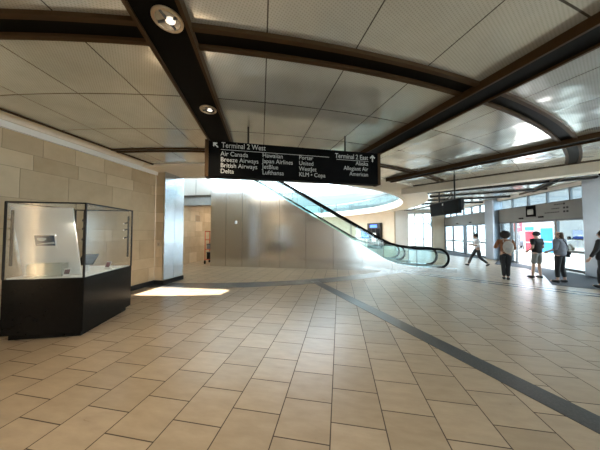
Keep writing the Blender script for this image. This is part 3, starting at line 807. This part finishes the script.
for z, label, dz, nm in ((0.25, 'dark equipment box on the lowest shelf of the red trolley', 0.36, 'equipment_box'), (0.78, 'grey bin on the middle shelf of the red trolley', 0.26, 'storage_bin')):
    o = thing(nm, label, 'box', (-6.72, 11.0, z), radians(12))
    mb = MB(); mb.b6(-0.22, 0.22, -0.26, 0.26, 0, dz); mb.build('body', M['dark'] if z < .5 else M['grey'], o, 0.02)
    mb = MB(); mb.b6(-0.23, 0.23, -0.27, 0.27, dz - 0.03, dz + 0.01); mb.build('lid', M['alu'], o, 0.008)

# ---- escalators
def deck_pts(dx=0.0):
    return [(-7.4, 4.48), (-5.4, 4.48), (-4.75, 4.42), (-4.2, 4.22), (2.0, 0.48), (2.5, 0.30), (3.1, 0.21), (4.75, 0.16)]
def offset_path(h):
    return [(-7.4, 4.48 + h), (-5.3, 4.48 + h), (-4.8, 4.44 + h), (-4.3, 4.28 + h), (-3.9, 4.04 + h), (1.7, 0.66 + h), (2.2, 0.41 + h), (2.7, 0.27 + h), (3.2, 0.205 + h), (4.10, 0.19 + h)]
def make_escalator(label, loc, group):
    t = thing('escalator', label, 'escalator', loc, 0, group)
    Wd = 1.3
    dp = deck_pts()
    for y in (0.0, Wd - 0.16):
        mb = MB()
        pts = [(x, y, z) for x, z in dp] + [(x, y, max(z - 0.26, 0.0)) for x, z in reversed(dp)]
        mb.prism(pts, (0, 0.16, 0)); mb.build('skirt', M['steel'], t)
        mb = MB()
        hp = offset_path(0.74)
        lp = offset_path(-0.05)
        # rounded glass nose at the landing
        nose = [(4.10 + 0.33 * sin(radians(a)), 0.19 + 0.37 + 0.37 * cos(radians(a))) for a in range(15, 180, 15)]
        outline = [(x, z) for x, z in hp] + nose + [(x, z) for x, z in reversed(lp)]
        mb.prism([(x, y + 0.073, z) for x, z in outline], (0, 0.012, 0)); gl = mb.build('glass_balustrade', M['bal'], t)
        for k in range(8):
            mb = MB()
            x = -6.2 + k * 1.35
            z = [h for h in (0,)]
            def zz(x_):
                for (xa, za), (xb, zb2) in zip(lp, lp[1:]):
                    if xa <= x_ <= xb: return za + (zb2 - za) * (x_ - xa) / (xb - xa)
                return 0.19
            mb.b6(x - 0.012, x + 0.012, y + 0.068, y + 0.09, zz(x) + 0.03, zz(x) + 0.77)
            mb.build('glass_joint', M['alu'], gl)
        hr = [(x, y + 0.079, z) for x, z in offset_path(0.76)]
        hr += [(4.10 + 0.38 * sin(radians(a)), y + 0.079, 0.19 + 0.37 + 0.39 * cos(radians(a))) for a in range(12, 170, 12)]
        hr += [(4.05, y + 0.079, 0.175)]
        mb = MB(); mb.tube(hr, 0.055, 10, 0.9); mb.build('handrail', M['rubber'], t)
    # steps
    run, rise = 0.40, 0.243
    n = 16
    for k in range(n):
        x = 2.15 - run * k; z = 0.10 + rise * k
        mb = MB(); mb.b6(x - run, x, 0.17, Wd - 0.17, z, z + 0.05); mb.b6(x - 0.03, x, 0.17, Wd - 0.17, z - rise + 0.05, z); mb.build('step', M['step'], t)
    mb = MB(); mb.b6(2.15, 4.6, 0.16, Wd - 0.16, 0.0, 0.02); mb.build('landing_plate', M['step'], t)
    return t
es = make_escalator('escalator nearest the viewer, rising left above the steel wall', (0, 10.14, 0), 'glass sided escalators')
e2 = copy_tree(es); e2.location = (-1.0, 12.75, 0); e2['label'] = 'second escalator farther back, seen through the glass of the nearer one'

# ---- hanging double screen
tv = thing('hanging_display', 'long dark display screen hung from the ceiling past the escalator', 'screen', (4.10, 9.62, 2.60), -1.445)
for sx in (-1, 1):
    mb = MB(); mb.box((sx * 0.468, 0, 0), (0.93, 0.10, 0.52), Matrix.Rotation(0.04, 4, 'X')); sc = mb.build('monitor', M['rubber'], tv, 0.006)
    mb = MB(); mb.box((sx * 0.468, -0.052, 0.0), (0.87, 0.004, 0.46), Matrix.Rotation(0.04, 4, 'X')); mb.build('screen', M['signblk'], sc)
mb = MB(); mb.b6(-0.9, 0.9, 0.055, 0.16, -0.15, 0.30); mb.build('bracket', M['dark'], tv)
for x in (-0.5, 0.5):
    mb = MB(); mb.cyl((x, 0.1, 0.25), (x, 0.1, CZ - 2.60), 0.028, seg=10); mb.build('hanger_pole', M['dark'], tv)
mb = MB(); mb.b6(-0.15, 0.12, -0.058, -0.053, 0.12, 0.19); mb.build('sticker', M['paper'], tv)

# ---- flight information cabinet and posters on the back wall
th = 33.5
pk = P(12.03, th)
fi = thing('information_cabinet', 'tall dark information cabinet with blue header against the far beige wall', 'cabinet', (pk.x, pk.y, 0), radians(th + 90))
mb = MB(); mb.b6(-0.95, 0.95, 0.0, 0.28, 0, 2.62); mb.build('body', M['dark'], fi, 0.01)
mb = MB(); mb.b6(-0.5, 0.5, 0.278, 0.29, 2.15, 2.45); mb.build('blue_header', M['screen_blue'], fi)
for x in (-0.62, 0.0, 0.62):
    mb = MB(); mb.b6(x - 0.25, x + 0.25, 0.278, 0.288, 0.9, 2.05); mb.build('panel', M['rubber'], fi)
po = P(11.4, 31.2)
ps = thing('poster_stand', 'white poster on a floor stand in front of the dark information cabinet', 'poster', (po.x, po.y, 0), radians(31.2 + 90))
mb = MB(); mb.b6(-0.3, 0.3, 0, 0.02, 0.75, 1.6); mb.build('poster', M['paper'], ps)
mb = MB(); mb.cyl((0, 0.03, 0.02), (0, 0.03, 1.55), 0.02, seg=8); mb.build('post', M['alu'], ps)
mb = MB(); mb.cyl((0, 0.03, 0), (0, 0.03, 0.025), 0.2, seg=20); mb.build('foot', M['alu'], ps)
ks = thing('kiosk_screen', 'blue lit kiosk screen on a post seen through the escalator glass', 'screen', (2.1, 19.0, 0), 0)
mb = MB(); mb.b6(-0.33, 0.33, -0.03, 0.05, 1.15, 1.85); mb.build('housing', M['dark'], ks, 0.01)
mb = MB(); mb.b6(-0.29, 0.29, -0.036, -0.029, 1.2, 1.8); mb.build('screen', M['screen_blue'], ks)
mb = MB(); mb.cyl((0, 0.01, 0.02), (0, 0.01, 1.16), 0.04, seg=10); mb.build('post', M['alu'], ks)
mb = MB(); mb.cyl((0, 0.01, 0), (0, 0.01, 0.03), 0.22, seg=20); mb.build('foot', M['alu'], ks)

# ---- signs and sensors on the grey header
hs = thing('pictogram_sign', 'black square sign with a white pictogram above the open doors', 'sign', (XF - 0.06, 12.76, 2.70))
mb = MB(); mb.b6(-0.03, 0, -0.27, 0.27, -0.27, 0.27); mb.build('panel', M['signblk'], hs, 0.004)
mb = MB()
mb.b6(-0.036, -0.029, -0.17, 0.17, -0.17, 0.03)
for y in (-0.12, -0.04, 0.04, 0.12): mb.b6(-0.037, -0.028, y - 0.025, y + 0.025, -0.17, 0.09)
mb.build('pictogram', M['letter'], hs)
dsn = thing('direction_lettering', 'three dark lines of small direction lettering on the header right of the pictogram', 'lettering', (XF - 0.06, 11.3, 2.70))
for k, (z, y0, y1) in enumerate(((0.17, 0.25, -0.12), (0.0, 0.38, 0.0), (-0.16, 0.72, 0.0))):
    mb = MB()
    y = y0
    rr = random.Random(k)
    while y > y1 + 0.05:
        w = rr.uniform(0.04, 0.10); mb.b6(-0.006, 0, y - w, y, z - 0.018, z + 0.018); y -= w + 0.025
    mb.build('text_line', M['dark'], dsn)
    for ys in ((-0.23,) if not k else (-0.23, -0.36)):
        mb = MB(); mb.b6(-0.007, 0, ys, ys + 0.08, z - 0.04, z + 0.04); mb.build('symbol', M['dark'], dsn)
for y, lab in ((19.7, 'black motion sensor over the far door leaf of the closed doors'), (17.9, 'black motion sensor over the near door leaf of the closed doors'), (13.35, 'black motion sensor on the header left of the pictogram sign'), (12.2, 'black motion sensor on the header just right of the pictogram sign')):
    t = thing('motion_sensor', lab, 'sensor', (XF - 0.06, y, 2.38), 0, 'door motion sensors')
    mb = MB(); mb.b6(-0.05, 0, -0.13, 0.13, -0.035, 0.035); mb.build('housing', M['rubber'], t, 0.015)
    mb = MB(); mb.sphere((-0.05, 0, -0.005), 0.028); mb.build('lens', M['signblk'], t)
t = thing('security_camera', 'small dark camera dome under the ceiling at the right column', 'camera', (8.55, 8.9, CZ))
mb = MB(); mb.cyl((0, 0, 0), (0, 0, -0.05), 0.085, seg=20); mb.build('mount', M['white'], t)
mb = MB(); mb.sphere((0, 0, -0.055), 0.07); mb.build('dome', M['signblk'], t)
# exit-door push plates on the right side panel
t = thing('door_control', 'black square push plate on the glass panel right of the open doors', 'push plate', (XF - 0.012, 11.0, 1.42))
mb = MB(); mb.b6(-0.03, 0.0, -0.06, 0.06, -0.07, 0.07); mb.build('plate', M['rubber'], t, 0.004)
mb = MB(); mb.cyl((-0.03, 0, 0), (-0.038, 0, 0), 0.03, seg=14); mb.build('button', M['alu'], t)

# ---- outdoors
mb = MB(); mb.b6(XF + 0.2, 60, -30, 60, -0.25, -0.03); struct(mb.build('ground_outside', M['concrete']))
mb = MB(); mb.b6(-40, XF + 0.2, YR - 30, YR - 0.2, -0.25, -0.03); struct(mb.build('ground_rear', M['concrete']))
mb = MB(); mb.b6(-14, XF + 0.2, 34, 60, -0.25, -0.03); struct(mb.build('ground_far', M['concrete']))
bd = thing('parking_building', 'long pale building across the road outside the doors', 'building', (27, 22, 0))
mb = MB(); mb.b6(0, 6, -22, 22, 0, 7); mb.build('wall', M['ext'], bd)
for k in range(9):
    mb = MB(); mb.b6(-0.06, 0.02, -20 + k * 4.6, -17.4 + k * 4.6, 3.6, 5.4); mb.build('window', M['alu'], bd)
mb = MB(); mb.b6(-0.5, 6.2, -22.2, 22.2, 7, 7.3); mb.build('roof_edge', M['white'], bd)
# boards outside the open doors
ib = thing('information_board', 'white notice board with red and blue panels outside the open doors', 'notice board', (12.5, 16.6, -0.03))
mb = MB(); mb.b6(0, 0.08, -1.15, 1.15, 0.25, 2.15); mb.build('board', M['paper'], ib, 0.01)
for (y0, y1, z0, z1, m_) in ((0.30, 1.0, 1.05, 1.75, 'red'), (0.30, 1.0, 0.50, 0.98, 'red'), (-1.0, -0.18, 1.15, 1.95, 'blue'), (-1.0, -0.18, 0.45, 1.08, 'blue'), (0.30, 1.0, 1.80, 2.05, 'blue')):
    mb = MB(); mb.b6(-0.012, 0.0, y0, y1, z0, z1); mb.build('red_panel' if m_ == 'red' else 'blue_panel', M[m_], ib)
for y in (-1.0, 1.0):
    mb = MB(); mb.b6(0.02, 0.06, y - 0.03, y + 0.03, 0, 0.3); mb.build('post', M['alu'], ib)
rs = thing('red_sign', 'red square sign on a post outside left of the open doors', 'sign', (13.3, 19.4, -0.03))
mb = MB(); mb.b6(0, 0.05, -0.38, 0.38, 1.75, 2.6); mb.build('panel', M['red'], rs, 0.01)
mb = MB(); mb.cyl((0.08, 0, 0), (0.08, 0, 2.6), 0.04, seg=10); mb.build('post', M['alu'], rs)
mb = MB(); mb.b6(-0.008, 0, -0.22, 0.22, 2.05, 2.15); mb.b6(-0.008, 0, -0.16, 0.16, 2.25, 2.33); mb.build('white_marks', M['paper'], rs)
# trees
def tree(x, y, h, r, label, seed):
    rnd = random.Random(seed)
    t = thing('tree', label, 'tree', (x, y, -0.03), 0, 'trees outside the glazing')
    mb = MB(); mb.tube([(0, 0, 0), (0.05, 0.03, h*0.3), (-0.04, 0.05, h*0.55), (0, 0, h*0.8)], [0.13, 0.10, 0.08, 0.03], 10)
    for k in range(5):
        a = k * 1.3; mb.tube([(0, 0, h*0.42 + 0.1*k), (cos(a)*r*.4, sin(a)*r*.4, h*0.58 + 0.12*k), (cos(a)*r*.75, sin(a)*r*.75, h*.68 + .12*k)], [0.05, 0.035, 0.012], 6)
    mb.build('trunk', M['bark'], t)
    mb = MB()
    for k in range(700):
        while True:
            p = Vector((rnd.uniform(-1, 1), rnd.uniform(-1, 1), rnd.uniform(-1, 1)))
            if 0.25 < p.length < 1: break
        c = Vector((p.x*r, p.y*r, h*0.72 + p.z*h*0.30)); s_ = rnd.uniform(0.09, 0.2)
        R_ = Matrix.Rotation(rnd.uniform(0, 6.3), 3, 'Z') @ Matrix.Rotation(rnd.uniform(-1.2, 1.2), 3, 'X')
        mb.bm.faces.new([mb.bm.verts.new(c + R_ @ Vector(v)) for v in ((-s_*.5, 0, 0), (0, -s_*.28, 0.02), (s_*.6, 0, 0), (0, s_*.28, 0.02))])
    mb.build('foliage', M['leaf'], t)
tree(11.0, 29.0, 5.0, 1.6, 'green tree outside the tall window left of the closed doors', 1)
tree(7.2, 28.5, 4.2, 1.3, 'smaller tree outside, behind the tall end window', 2)
tree(16.5, 31.0, 5.5, 1.9, 'tree outside seen through the closed glass doors', 3)
# parked car
def car(x, y, rz, label, paint):
    t = thing('car', label, 'car', (x, y, -0.03), rz)
    side = [(-2.15, 0.35), (-2.15, 0.75), (-1.95, 0.95), (-1.1, 1.0), (-0.55, 1.42), (0.75, 1.45), (1.45, 1.02), (2.0, 0.92), (2.15, 0.7), (2.15, 0.32)]
    mb = MB(); mb.prism([(a, -0.85, b) for a, b in side], (0, 1.7, 0)); mb.build('body', paint, t, 0.08)
    for s_ in (-1, 1):
        mb = MB(); mb.prism([(a, s_*0.86, b) for a, b in ((-0.95, 1.03), (-0.5, 1.36), (0.7, 1.38), (1.25, 1.05))], (0, s_*0.01, 0)); mb.build('side_window', M['signblk'], t)
    for a in (-1.35, 1.35):
        for s_ in (-1, 1):
            mb = MB(); mb.cyl((a, s_*0.70, 0.32), (a, s_*0.88, 0.32), 0.32, seg=22); mb.cyl((a, s_*0.875, 0.32), (a, s_*0.89, 0.32), 0.19, seg=16, mi=1); mb.build('wheel', [M['rubber'], M['alu']], t)
    mb = MB(); mb.b6(2.13, 2.17, -0.7, -0.35, 0.62, 0.76); mb.b6(2.13, 2.17, 0.35, 0.7, 0.62, 0.76); mb.build('headlights', M['paper'], t)
car(18.3, 27.5, radians(60), 'dark car parked outside the closed glass doors', plain('car_paint', (0.03, 0.035, 0.05), 0.25, 0.3, 0.1, 2, coat=0.6))
car(21.0, 22.5, radians(75), 'silver car parked across the road outside the open doors', plain('car_silver', (0.5, 0.51, 0.53), 0.25, 0.5, 0.05, 2, coat=0.6))

# ================================================================== PEOPLE
def skin(verts, edges, radii, sub=2):
    me = bpy.data.meshes.new('s'); me.from_pydata(verts, edges, [])
    o = bpy.data.objects.new('s', me); COL.objects.link(o)
    o.modifiers.new('skin', 'SKIN').use_smooth_shade = True
    for i, r in enumerate(radii):
        d = me.skin_vertices[0].data[i]
        d.radius = r if isinstance(r, (tuple, list)) else (r, r)
        d.use_root = i == 0
    sb = o.modifiers.new('sub', 'SUBSURF'); sb.levels = sub; sb.render_levels = sub
    bpy.context.view_layer.update()
    dg = bpy.context.evaluated_depsgraph_get()
    m2 = bpy.data.meshes.new_from_object(o.evaluated_get(dg))
    bpy.data.objects.remove(o); bpy.data.meshes.remove(me)
    return m2
def chain_mesh(name, chains, mat, parent, extra=None, sub=2):
    """chains: dict of vertex name -> (pos, radius) ; list of edges by name"""
    vs, es_ = chains
    names = list(vs); idx = {n_: i for i, n_ in enumerate(names)}
    m2 = skin([vs[n_][0] for n_ in names], [(idx[a], idx[b]) for a, b in es_], [vs[n_][1] for n_ in names], sub)
    if extra:
        bm = bmesh.new(); bm.from_mesh(m2); extra(bm); bm.to_mesh(m2); bm.free()
    for p in m2.polygons: p.use_smooth = True
    m2.materials.clear()
    m2.materials.append(mat); m2.name = name
    o = bpy.data.objects.new(name, m2); COL.objects.link(o); o.parent = parent
    return o
SKIN = plain('skin_tone', (0.45, 0.27, 0.19), 0.5, 0, 0.05)
SKIN2 = plain('skin_tone_fair', (0.58, 0.38, 0.29), 0.5, 0, 0.05)

def person(label, loc, face, h, J, colors, hair='short', sleeves='short', legs='long', skin_m=SKIN, hide_fingers=False):
    """J: joint positions for a figure 1.70 m tall facing +Y (its right hand at +X)"""
    root = thing('person', label, 'person', loc, face - pi/2)
    k = h / 1.70; root.scale = (k, k, k)
    V = Vector
    j = dict(pel=V((0, 0, .93)), waist=V((0, 0, 1.08)), chest=V((0, .0, 1.27)), neck=V((0, -.01, 1.43)), head=V((0, .02, 1.58)),
             shR=V((.175, 0, 1.385)), elR=V((.215, -.03, 1.11)), wrR=V((.225, .03, .87)), shL=V((-.175, 0, 1.385)), elL=V((-.215, -.03, 1.11)), wrL=V((-.225, .03, .87)),
             hpR=V((.09, 0, .90)), knR=V((.10, .02, .50)), anR=V((.10, -.02, .09)), hpL=V((-.09, 0, .90)), knL=V((-.10, .02, .50)), anL=V((-.10, -.02, .09)))
    for n_, p in J.items():
        if n_ in j: j[n_] = V(p)
    hd = j['head']
    look = J.get('look', V((0, 1, 0)))
    look = V(look).normalized(); sd = look.cross(V((0, 0, 1))).normalized()
    def lerp(a, b, t): return j[a] + (j[b] - j[a]) * t
    toe = {}
    for s_ in 'RL':
        td = V(J.get('toe' + s_, (0.02 if s_ == 'R' else -0.02, .17, -.05))); toe[s_] = td
    vs = {}; es_ = []
    def add(n_, p, r, prev=None):
        vs[n_] = (tuple(p), r)
        if prev: es_.append((prev, n_))
    add('pel', j['pel'], (.135, .10)); add('waist', j['waist'], (.120, .088), 'pel'); add('chest', j['chest'], (.145, .10), 'waist')
    add('ucb', lerp('chest', 'neck', .55), (.115, .08), 'chest')
    add('neck', j['neck'], .052, 'ucb'); add('nk2', j['neck'] + (hd - j['neck']) * .35, .052, 'neck')
    add('jaw', hd + V((0, 0, -.055)) + look * .015, (.062, .075), 'nk2'); add('mid', hd + V((0, 0, .02)), (.075, .092), 'jaw'); add('crown', hd + V((0, 0, .085)) - look * .01, (.055, .066), 'mid')
    for s_ in 'RL':
        sh, el, wr = j['sh' + s_], j['el' + s_], j['wr' + s_]
        add('sh' + s_, sh, .058, 'ucb'); add('ua' + s_, sh + (el - sh) * .5, .047, 'sh' + s_); add('el' + s_, el, .039, 'ua' + s_)
        add('fa' + s_, el + (wr - el) * .35, .038, 'el' + s_); add('wr' + s_, wr, .025, 'fa' + s_)
        hdn = (wr - el).normalized()
        add('pa' + s_, wr + hdn * .045, (.034, .02), 'wr' + s_); add('pb' + s_, wr + hdn * .085, (.036, .018), 'pa' + s_)
        hp, kn, an = j['hp' + s_], j['kn' + s_], j['an' + s_]
        add('hp' + s_, hp, .088, 'pel'); add('th' + s_, hp + (kn - hp) * .5, .073, 'hp' + s_); add('kn' + s_, kn, .052, 'th' + s_)
        add('cf' + s_, kn + (an - kn) * .32, .053, 'kn' + s_); add('an' + s_, an, .034, 'cf' + s_)
        add('ft' + s_, an + toe[s_], (.022, .016), 'an' + s_)
    def extra(bm):
        class Q: pass
        q = MB.__new__(MB); q.bm = bm
        # nose, ears
        nb = hd + look * .088
        q.tube([nb + V((0, 0, .02)), nb + look * .014 + V((0, 0, -.012)), nb + look * .004 + V((0, 0, -.022))], [.008, .014, .008], 8)
        for sg_ in (-1, 1): q.sphere(hd + sd * sg_ * .074 - look * .008, .026, (.5, .8, 1.1), 10)
        # five fingers on each hand, curled a little
        for s_ in 'RL':
            wr, el = j['wr' + s_], j['el' + s_]; hdn = (wr - el).normalized()
            pb = wr + hdn * .085
            fw = V((0, 1, 0)); fw = (fw - hdn * fw.dot(hdn));
            fw = fw.normalized() if fw.length > .1 else V((0, 0, 1))
            inn = hdn.cross(fw) * (1 if s_ == 'R' else -1)
            for i_, (o_, ln) in enumerate(((.027, .075), (.009, .083), (-.009, .077), (-.026, .06))):
                b0 = pb + fw * o_ - hdn * .015
                q.tube([b0, b0 + hdn * ln * .5 + inn * .006, b0 + hdn * ln * .85 + inn * .022, b0 + hdn * ln + inn * .034], [.0095, .009, .0085, .006], 6)
            b0 = wr + hdn * .035 + fw * .022
            q.tube([b0, b0 + hdn * .03 + fw * .022, b0 + hdn * .06 + fw * .028 + inn * .012], [.012, .0105, .007], 6)
    body = chain_mesh('body', (vs, es_), skin_m, root, extra)
    # eyes and mouth
    for sg_ in (-1, 1):
        mb = MB(); mb.sphere(hd + look * .079 + sd * sg_ * .03 + V((0, 0, .018)), .011, seg=8); mb.build('eye', M['signblk'], root)
    mb = MB(); mb.sphere(hd + look * .078 + V((0, 0, -.05)), .016, (1, .5, .35), 8, Matrix.Rotation(atan2(sd.y, sd.x), 4, 'Z')); mb.build('mouth', plain('lips', (.35, .12, .10), .5), root)
    # top
    tv_, te = {}, []
    def ta(n_, p, r, prev=None):
        tv_[n_] = (tuple(p), tuple(q * wd for q in r) if isinstance(r, tuple) else r * wd)
        if prev: te.append((prev, n_))
    flare = J.get('hem', .0); wd = J.get('wide', 1.0)
    ta('hem', lerp('pel', 'waist', -.25 - flare), (.158 + flare * .15, .125 + flare * .1)); ta('waist', j['waist'], (.148, .118), 'hem'); ta('chest', j['chest'], (.168, .124), 'waist'); ta('uc', lerp('chest', 'neck', .55), (.13, .096), 'chest'); ta('nk', lerp('chest', 'neck', .97), .062, 'uc')
    for s_ in 'RL':
        sh, el, wr = j['sh' + s_], j['el' + s_], j['wr' + s_]
        ta('sh' + s_, sh, .074, 'uc')
        if sleeves == 'short': ta('sl' + s_, sh + (el - sh) * .72, .062, 'sh' + s_)
        else:
            ta('ua' + s_, sh + (el - sh) * .5, .064, 'sh' + s_); ta('el' + s_, el, .056, 'ua' + s_)
            if sleeves == 'long': ta('cf' + s_, el + (wr - el) * .93, .042, 'el' + s_)
            else: ta('cf' + s_, el + (wr - el) * .25, .05, 'el' + s_)
    chain_mesh('jacket' if sleeves == 'long' else 'shirt', (tv_, te), colors['top'], root)
    # trousers
    pv, pe = {}, []
    def pa_(n_, p, r, prev=None):
        pv[n_] = (tuple(p), r)
        if prev: pe.append((prev, n_))
    pa_('pel', j['pel'] + V((0, 0, .0)), (.145, .112)); pa_('wb', lerp('pel', 'waist', .55), (.132, .10), 'pel')
    for s_ in 'RL':
        hp, kn, an = j['hp' + s_], j['kn' + s_], j['an' + s_]
        pa_('hp' + s_, hp, .101, 'pel'); pa_('th' + s_, hp + (kn - hp) * .5, .088, 'hp' + s_)
        if legs == 'shorts': pa_('hm' + s_, kn + (hp - kn) * .03, .086, 'th' + s_)
        else:
            pa_('kn' + s_, kn, .069, 'th' + s_); pa_('cf' + s_, kn + (an - kn) * .4, .066, 'kn' + s_); pa_('hm' + s_, kn + (an - kn) * (.95 if legs == 'long' else .82), .058, 'cf' + s_)
    chain_mesh('shorts' if legs == 'shorts' else 'trousers', (pv, pe), colors['legs'], root)
    # shoes
    for s_ in 'RL':
        an = j['an' + s_]; td = toe[s_]; hl = V((-td.x * .35, -td.y * .35, -.035))
        if td.z < -.1: hl = V((0, -.05, .0))
        chain_mesh('shoe', ({'h': (tuple(an + hl), .054), 'm': (tuple(an + td * .4 + V((0, 0, -.02))), (.054, .052)), 't': (tuple(an + td * .88), (.048, .036)), }, [('h', 'm'), ('m', 't')]), colors['shoe'], root, sub=2)
    # hair
    if hair == 'afro':
        mb = MB(); mb.sphere(hd + V((0, 0, .035)) - look * .05, .132, (1.1, 1.05, 1.05), 18); bmr = mb.bm
        for v in bmr.verts: v.co += (v.co - hd).normalized() * random.uniform(-.008, .014)
        mb.build('hair', colors['hair'], root)
    elif hair == 'short':
        mb = MB(); mb.sphere(hd + V((0, 0, .035)) - look * .032, .102, (1, 1, 1.02), 18)
        for v in mb.bm.verts: v.co += (v.co - hd).normalized() * random.uniform(-.004, .009)
        mb.build('hair', colors['hair'], root)
    elif hair == 'cap':
        mb = MB(); mb.sphere(hd + V((0, 0, .035)) - look * .022, .102, (1, 1.05, .95), 18); mb.build('cap', colors['hair'], root)
        mb = MB(); mb.prism([hd + look * .06 + sd * .07 + V((0, 0, .058)), hd + look * .165 + sd * .05 + V((0, 0, .05)), hd + look * .185 + V((0, 0, .05)), hd + look * .165 - sd * .05 + V((0, 0, .05)), hd + look * .06 - sd * .07 + V((0, 0, .058))], (0, 0, .008)); mb.build('cap_brim', colors['hair'], root)
    elif hair == 'long':
        chain_mesh('hair', ({'a': (tuple(hd + V((0, 0, .065)) - look * .005), (.098, .095)), 'b': (tuple(hd + V((0, 0, .01)) - look * .04), (.095, .085)), 'c': (tuple(hd + V((0, 0, -.10)) - look * .065), (.085, .06)), 'd': (tuple(hd + V((0, 0, -.22)) - look * .085), (.075, .045)), 'e': (tuple(hd + V((0, 0, -.31)) - look * .085), (.05, .03))}, [('a', 'b'), ('b', 'c'), ('c', 'd'), ('d', 'e')]), colors['hair'], root)
    return root, j, k

cl = lambda n_, c, r=.8: plain(n_, c, r, 0, .12, 14, bump=.2)
BLK = cl('black_cloth', (.015, .015, .017)); DKP = cl('charcoal_cloth', (.035, .034, .036)); SHOE = plain('dark_shoe', (.02, .02, .02), .5)
# walking person in white shirt, striding to the left
person('person in a white shirt and dark trousers striding left before the closed doors', (6.55, 12.05, 0), radians(172), 1.62,
       dict(pel=(0, -.01, .90), chest=(0, .03, 1.25), neck=(0, .04, 1.41), head=(0, .08, 1.55), shR=(.17, .03, 1.36), shL=(-.17, .03, 1.36),
            elR=(.22, -.05, 1.09), wrR=(.16, .19, 1.10), elL=(-.21, .04, 1.08), wrL=(-.14, .27, 1.13),
            hpR=(.09, 0, .87), knR=(.09, .22, .50), anR=(.09, .37, .11), hpL=(-.09, 0, .87), knL=(-.09, -.06, .47), anL=(-.09, -.40, .18),
            toeR=(.02, .16, -.01), toeL=(-.01, .11, -.13), look=(.1, 1, -.1)),
       dict(top=cl('white_shirt', (.74, .73, .75)), legs=DKP, shoe=SHOE, hair=cl('black_hair', (.012, .010, .009))), 'short', 'half', 'long')
# person in orange-brown top with pale backpack, seen from behind
bp_root, bj, bk = person('person in a rust brown top with dark bushy hair, facing the doors', (5.74, 8.95, 0), radians(58), 1.66,
       dict(knR=(.06, .02, .50), anR=(.05, -.02, .09), knL=(-.07, .02, .50), anL=(-.055, .0, .09), elL=(-.28, -.0, 1.13), wrL=(-.22, .18, 1.16), elR=(.25, -.02, 1.12), wrR=(.2, .17, 1.08)),
       dict(top=cl('rust_top', (.24, .095, .04)), legs=BLK, shoe=SHOE, hair=cl('dark_hair', (.014, .009, .007))), 'afro', 'long', 'long')
bpk = thing('backpack', 'pale grey backpack on the back of the person in the rust top', 'bag', bp_root.location, bp_root.rotation_euler.z); bpk.scale = (bk,)*3
mb = MB(); mb.sphere((.075, -.185, 1.17), .17, (.88, .5, 1.35), 18); mb.build('pack', cl('pale_canvas', (.50, .47, .43)), bpk)
mb = MB(); mb.sphere((.075, -.262, 1.08), .10, (.95, .32, .9), 14); mb.build('pocket', cl('grey_canvas', (.42, .40, .38)), bpk)
for x in (-.045, .15):
    mb = MB(); mb.tube([(x, -.13, 1.34), (x*1.1, -.02, 1.462), (x*1.1, .09, 1.40), (x*1.2, .128, 1.22), (x*1.4, .04, 1.02), (x*1.3, -.13, 1.02)], .016, 8); mb.build('strap', cl('strap_pale', (.5, .47, .42)), bpk)
# man in black T-shirt and grey shorts
person('person in a black t-shirt, grey shorts and a dark cap standing before the open doors', (7.02, 9.4, 0), radians(110), 1.69,
       dict(hpR=(.10, 0, .90), knR=(.11, .02, .50), anR=(.12, -.01, .09), knL=(-.12, .03, .50), anL=(-.13, .06, .09), toeL=(-.07, .16, -.05), elR=(.235, -.04, 1.12), wrR=(.16, .15, .98), elL=(-.225, -.03, 1.12), wrL=(-.13, .17, 1.0), look=(-.35, 1, 0), hem=.2, wide=1.08),
       dict(top=BLK, legs=cl('grey_shorts', (.23, .225, .21)), shoe=SHOE, hair=cl('dark_cap', (.03, .03, .035))), 'cap', 'short', 'shorts', SKIN2)
# woman with long hair and cross-body bag
w_root, wj, wk = person('person with long brown hair, grey blue shirt and black cropped trousers facing the doors', (7.13, 8.68, 0.01), radians(118), 1.69,
       dict(knR=(.13, .02, .50), anR=(.17, -.03, .09), knL=(-.11, .03, .50), anL=(-.13, .02, .09), toeR=(.07, .16, -.05), elR=(.25, -.04, 1.12), wrR=(.24, .08, .92), elL=(-.24, .0, 1.12), wrL=(-.17, .19, 1.02), look=(-.5, 1, 0), hem=.35, wide=1.17),
       dict(top=cl('blue_grey_shirt', (.19, .20, .24)), legs=BLK, shoe=SHOE, hair=cl('brown_hair', (.075, .042, .026))), 'long', 'half', 'crop', SKIN2)
bag = thing('shoulder_bag', 'small black cross-body bag at the hip of the long haired person', 'bag', w_root.location, w_root.rotation_euler.z); bag.scale = (wk,)*3
mb = MB(); mb.box((.185, -.10, .93), (.20, .09, .17), Matrix.Rotation(.5, 4, 'Z')); mb.build('pouch', BLK, bag, .02)
mb = MB(); mb.box((.192, -.118, .975), (.205, .09, .08), Matrix.Rotation(.5, 4, 'Z')); mb.build('flap', DKP, bag, .015)
mb = MB(); mb.tube([(.22, -.10, 1.01), (.12, -.142, 1.18), (-.03, -.13, 1.36), (-.12, -.03, 1.478), (-.10, .09, 1.40), (.05, .148, 1.20), (.19, .12, 1.02), (.245, -.03, 1.0)], .011, 6); mb.build('strap', DKP, bag)
# person in black coat leaving the frame at the right
person('person in a black coat walking in at the right edge beside the column', (7.53, 7.87, 0.01), radians(115), 1.70,
       dict(elL=(-.31, .02, 1.13), wrL=(-.40, .10, .90), elR=(.25, -.06, 1.12), wrR=(.26, -.1, .88), knR=(.10, .12, .50), anR=(.10, .12, .09), knL=(-.10, .0, .50), anL=(-.10, -.18, .10), hem=.9),
       dict(top=BLK, legs=DKP, shoe=SHOE, hair=cl('brown_hair_short', (.05, .03, .02))), 'short', 'long', 'long', SKIN2)
